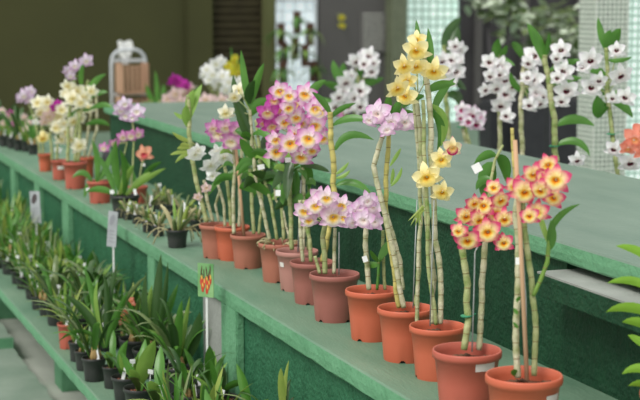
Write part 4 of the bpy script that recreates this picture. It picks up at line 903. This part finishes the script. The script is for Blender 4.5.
farplant('leafy green orchid without flowers at the corner beside the crates', 156, 3.15, [], [((156, 108), (148, 96), (146, 84), 6), ((156, 108), (158, 90), (155, 70), 5), ((156, 108), (166, 94), (163, 84), 6), ((157, 108), (150, 102), (140, 104), 5)])

# ------------------------------------------------------------------ hand truck with crates, far left
p = on_z(130, 170, 0.0); p.z = .0; D = depth(p); k = D / F
t = thing('hand_truck', 'aluminium hand truck with a rounded handle, standing before the olive wall', 'hand truck', p)
Wd = 17 * k; Ht = (170 - 50) * k
mb = MB(); pts = [Vector((-Wd, 0, .08))] + [Vector((-Wd, 0, Ht - .16))] + [Vector((-Wd + .13 - .13 * math.cos(a), 0, Ht - .13 + .13 * math.sin(a))) for a in (i * PI / 12 for i in range(1, 7))]
pts += [Vector((-q.x, q.y, q.z)) for q in reversed(pts)]
mb.tube(pts, .018, M['alu'], 10); f = mb.build('frame', t)
for z in (.3, .62, .9):
    mb = MB(); mb.box((-Wd, -.012, z * Ht), (Wd, .012, z * Ht + .03), M['alu']); mb.build('cross_bar', t, False)
mb = MB(); mb.box((-Wd, -.32, .07), (Wd, .02, .085), M['alu']); mb.build('toe_plate', t, False)
for sx in (-1, 1):
    mb = MB(); c = Vector((sx * (Wd + .05), .1, .1)); mb.grid([[c + Vector((dx, r * math.cos(2 * PI * i / 20), r * math.sin(2 * PI * i / 20))) for i in range(20)] for dx, r in ((-.03, .02), (-.03, .09), (-.02, .1), (.02, .1), (.03, .09), (.03, .02))], M['blackbin'], True); mb.build('wheel', t)
t['label'] = 'aluminium hand truck with rounded top bar, carrying crates before the olive wall'
f.rotation_euler = (0, 0, 0)
z = .087
for i, hh in enumerate((.34, .34, (80 * 0 + 25) * k * 1.0 + .06, .30)):
    pass
zz = .087; hts = [.42, .38, .24]
tot = (170 - 60) * k - .087; hts = [tot * .36, tot * .32, tot * .32]
names = ['lowest', 'middle', 'topmost']
for i, hh in enumerate(hts):
    c = thing('wooden_crate', 'pale slatted wooden crate on the hand truck, %s of three' % names[i], 'crate', (p.x, p.y - .165, zz), 'wooden crates on the hand truck')
    w = Wd - .03; d = .14
    for sy in (-1, 1):
        mb = MB(); n = 6
        for j in range(n):
            x0 = -w + 2 * w * j / n; mb.box((x0 + .017, sy * d - .008, .002), (x0 + 2 * w / n - .017, sy * d + .008, hh - .05), M['crate'])
        mb.build('slat_panel', c, False)
    for sx in (-1, 1):
        mb = MB(); mb.box((sx * (w - .012) - .01, -d + .009, .02), (sx * (w - .012) + .01, d - .009, hh - .03), M['crate']); mb.build('end_panel', c, False)
    mb = MB(); mb.box((-w, -d, .0), (w, d, .012), M['crate']); mb.build('bottom', c, False)
    zz += hh + .001
mb = MB(); q = at_d(123.5, 49, D - .03)
rows = []
for i in range(7):
    u = i / 6; rows.append([(-.07 + .14 * v / 5 + .01 * math.sin(u * 4 + v), .02 * math.sin(v * 1.7 + u * 3) - .05, -.0 + .17 * (u - .5) + .012 * math.sin(v * 2)) for v in range(6)])
mb.grid(rows, M['tag']); rows2 = [[(x, y + .006, z_) for x, y, z_ in r] for r in rows]; mb.grid([r[::-1] for r in rows2], M['tag'])
mb.box((-.03, -.06, -.16), (.035, -.03, -.08), M['tag'])
o = mb.build('paper_bag', None, False, (q.x, q.y - .02, q.z)); tag(o, 'crumpled white paper bag hanging over the top bar of the hand truck', 'bag')

# ------------------------------------------------------------------ things on the far court wall
a, bq = on_y(360, 12, YW), on_y(385, 52, YW)
mb = MB(); t = thing('notice_board', 'grey notice board with rows of pale print on the dark grey wall', 'notice board', (a.x, YW - .03, bq.z))
mb.box((0, 0, 0), (bq.x - a.x, .03, a.z - bq.z), M['boardgrey']); mb.build('board', t, False)
mb = MB(); W, Hh = bq.x - a.x, a.z - bq.z
for i in range(9):
    z = Hh * (.95 - i * .105); x = .04
    while x < W - .05:
        wl = rnd.uniform(.02, .06); mb.box((x, -.003, z - .018), (min(x + wl, W - .03), -.0005, z + .012), M['printing']); x += wl + .014
mb.build('printed_text', t, False)
q = on_y(341, 22, YW - .06); t = thing('wall_orchid', 'tiny yellow orchid with two blooms hanging on the dark grey wall', 'orchid', q)
kk = depth(q) / F
mb = MB(); mb.tube([(-.02, .06, .12), (-.01, .02, .02), (0, .0, -.06)], .006, M['cane_green'], 6); mb.build('flower_spike', t)
blooms(t, q, depth(q), [(342, 18, 4), (342, 26, 4)], 'lemon', .01, spread=.2)
# orchids hung in the bright window
HW = 'hanging orchids in the bright window'
hang = [(281, 33, 'second highest of the left pair', 0), (297, 21, 'highest, in the middle', 1), (310, 33, 'top right', 2), (284, 52, 'lower left', 3), (295, 47, 'lower middle', 4), (305, 54, 'lower right', 5), (313, 70, 'bottom right', 6), (283, 71, 'bottom left with a bluish tag', 7)]
for px, py, pos, i in hang:
    Y = YW - .3 - .16 * (i % 3); q = on_y(px, py, Y)
    t = thing('hanging_orchid', 'dark mounted orchid with drooping leaves in the bright window, %s' % pos, 'hanging orchid', q, HW)
    mb = MB(); mb.box((-.05, -.02, -.17), (.05, .02, .13), M['sign_dark']); mb.build('bark_mount', t, False)
    mb = MB(); mb.tube([(0, 0, .13), (0, 0, .3), (0, .2, .34 + .02)], .004, M['stake_wire'], 5); mb.build('wire', t)
    mb = MB()
    for j in range(9):
        an = rnd.uniform(0, 6.28); d = Vector((math.cos(an), -abs(math.sin(an)) * .6 - .1, 0)); l = rnd.uniform(.12, .3)
        blade(mb, curve3(Vector((0, -.02, rnd.uniform(-.1, .05))), d * l * .6 + Vector((0, 0, .1)), d * l + Vector((0, 0, -l * rnd.uniform(.2, .9)))), .03, M[rnd.choice(['leaf', 'leaf_grey', 'leaf_dark', 'leaf_light'])], Vector((-d.y, d.x, 0)).normalized())
    mb.build('foliage', t)
# pale flowering shrub blurred in front of the charcoal wall
for i, (cx, cy, rx, ry, nm) in enumerate(((545, 30, 36, 26, 'large pale-leaved'), (500, 8, 22, 14, 'small pale-leaved'), (580, 40, 22, 18, 'low pale-leaved'))):
    Y = YW - 1.6 - i * 1.3; q = on_y(cx, cy, Y); D = depth(q); foot_ = Vector((q.x, q.y, .012))
    t = thing('flowering_shrub', '%s shrub with whitish blooms, far behind the white orchids' % nm, 'shrub', foot_, 'pale shrubs before the charcoal wall')
    mb = MB()
    for s in (-.06, .05): mb.tube([(s, 0, 0), (s * 1.5, .02, (q.z) * .5), (s * 3, 0, q.z)], [.05, .035, .02], M['dgrey2'], 8)
    mb.build('trunk', t); mb = MB(); fl = MB()
    for j in range(230 if i == 0 else 110):
        a_ = rnd.uniform(0, 6.28); r_ = math.sqrt(rnd.random()); c = q + RT * (rx * r_ * math.cos(a_) * D / F) + Vector((0, rnd.uniform(-.5, .5), ry * r_ * math.sin(a_) * D / F)) - foot_
        an = rnd.uniform(0, 6.28); d = Vector((math.cos(an), math.sin(an) * .5, rnd.uniform(-.5, .6))).normalized(); l = rnd.uniform(.12, .24); 
        m_ = mb if rnd.random() < .5 else fl
        blade(m_, curve3(c, c + d * l * .5 + Vector((0, 0, .03)), c + d * l, 5), .05, M['leaf_grey'] if m_ is mb else M['pale_leaf'], Vector((-d.y, d.x, .2)).normalized(), .2, lambda u: max(.1, math.sin(PI * (u * .9 + .08))))
    mb.build('foliage', t); o = fl.build('blossom', t); o['kind'] = 'stuff'; o['label'] = 'whitish blossom'
# dark bins behind the rear bench
for i, (x0, x1, ytop, Y, zt) in enumerate(((490, 516, 103, 14.5, 'charcoal bin in the court, leftmost of the three'), (522, 546, 100, 14.2, 'charcoal bin in the court, middle one of three'), (556, 584, 102, 14.8, 'charcoal bin in the court, nearest the green tiled column'))):
    a, c = on_y(x0, ytop, Y), on_y(x1, ytop, Y); w = (c.x - a.x) / 2; H_ = a.z
    t = thing('waste_bin', zt, 'bin', ((a.x + c.x) / 2, Y + w, .012), 'charcoal bins in the court')
    mb = MB(); rows = [[(r * (1 if sx > 0 else -1) * 1.0 if False else sx * r, sy * r, z_) for sx, sy in ((-1, -1), (1, -1), (1, 1), (-1, 1))] for r, z_ in ((w * .82, 0), (w * .84, .02), (w * .97, H_ - .1), (w * .97, H_ - .08))]
    mb.grid(rows, M['blackbin'], True); mb.face(rows[0][::-1], M['blackbin']); mb.build('body', t, False)
    mb = MB(); mb.box((-w, -w, H_ - .079), (w, w, H_ - .03), M['blackbin']); mb.box((-w * .8, -w * .8, H_ - .03), (w * .8, w * .8, H_), M['blackbin']); mb.build('lid', t, False)

# ------------------------------------------------------------------ light: bright overcast sky, soft high sun
w = bpy.data.worlds.new('sky'); S.world = w; w.use_nodes = True; nt = w.node_tree; bg = nt.nodes['Background']
tc = nt.nodes.new('ShaderNodeTexCoord'); sp = nt.nodes.new('ShaderNodeSeparateXYZ'); nt.links.new(tc.outputs['Generated'], sp.inputs[0])
r = nt.nodes.new('ShaderNodeValToRGB'); r.color_ramp.elements[0].position = 0; r.color_ramp.elements[0].color = (.66, .66, .65, 1); r.color_ramp.elements[1].position = .9; r.color_ramp.elements[1].color = (.86, .86, .86, 1)
nt.links.new(sp.outputs['Z'], r.inputs['Fac']); nt.links.new(r.outputs['Color'], bg.inputs['Color']); bg.inputs['Strength'].default_value = 1.0
sl = bpy.data.lights.new('sun', 'SUN'); so = bpy.data.objects.new('sun', sl); C.objects.link(so); sl.energy = 2.0; sl.angle = math.radians(25); sl.color = (1, .98, .93)
dv = Vector((.60, .34, -.85)).normalized(); so.rotation_euler = dv.to_track_quat('-Z', 'Y').to_euler()
S.view_settings.view_transform = 'Standard'; S.view_settings.look = 'None'; S.view_settings.gamma = 1; S.view_settings.use_curve_mapping = False
S.view_settings.exposure = 0.25
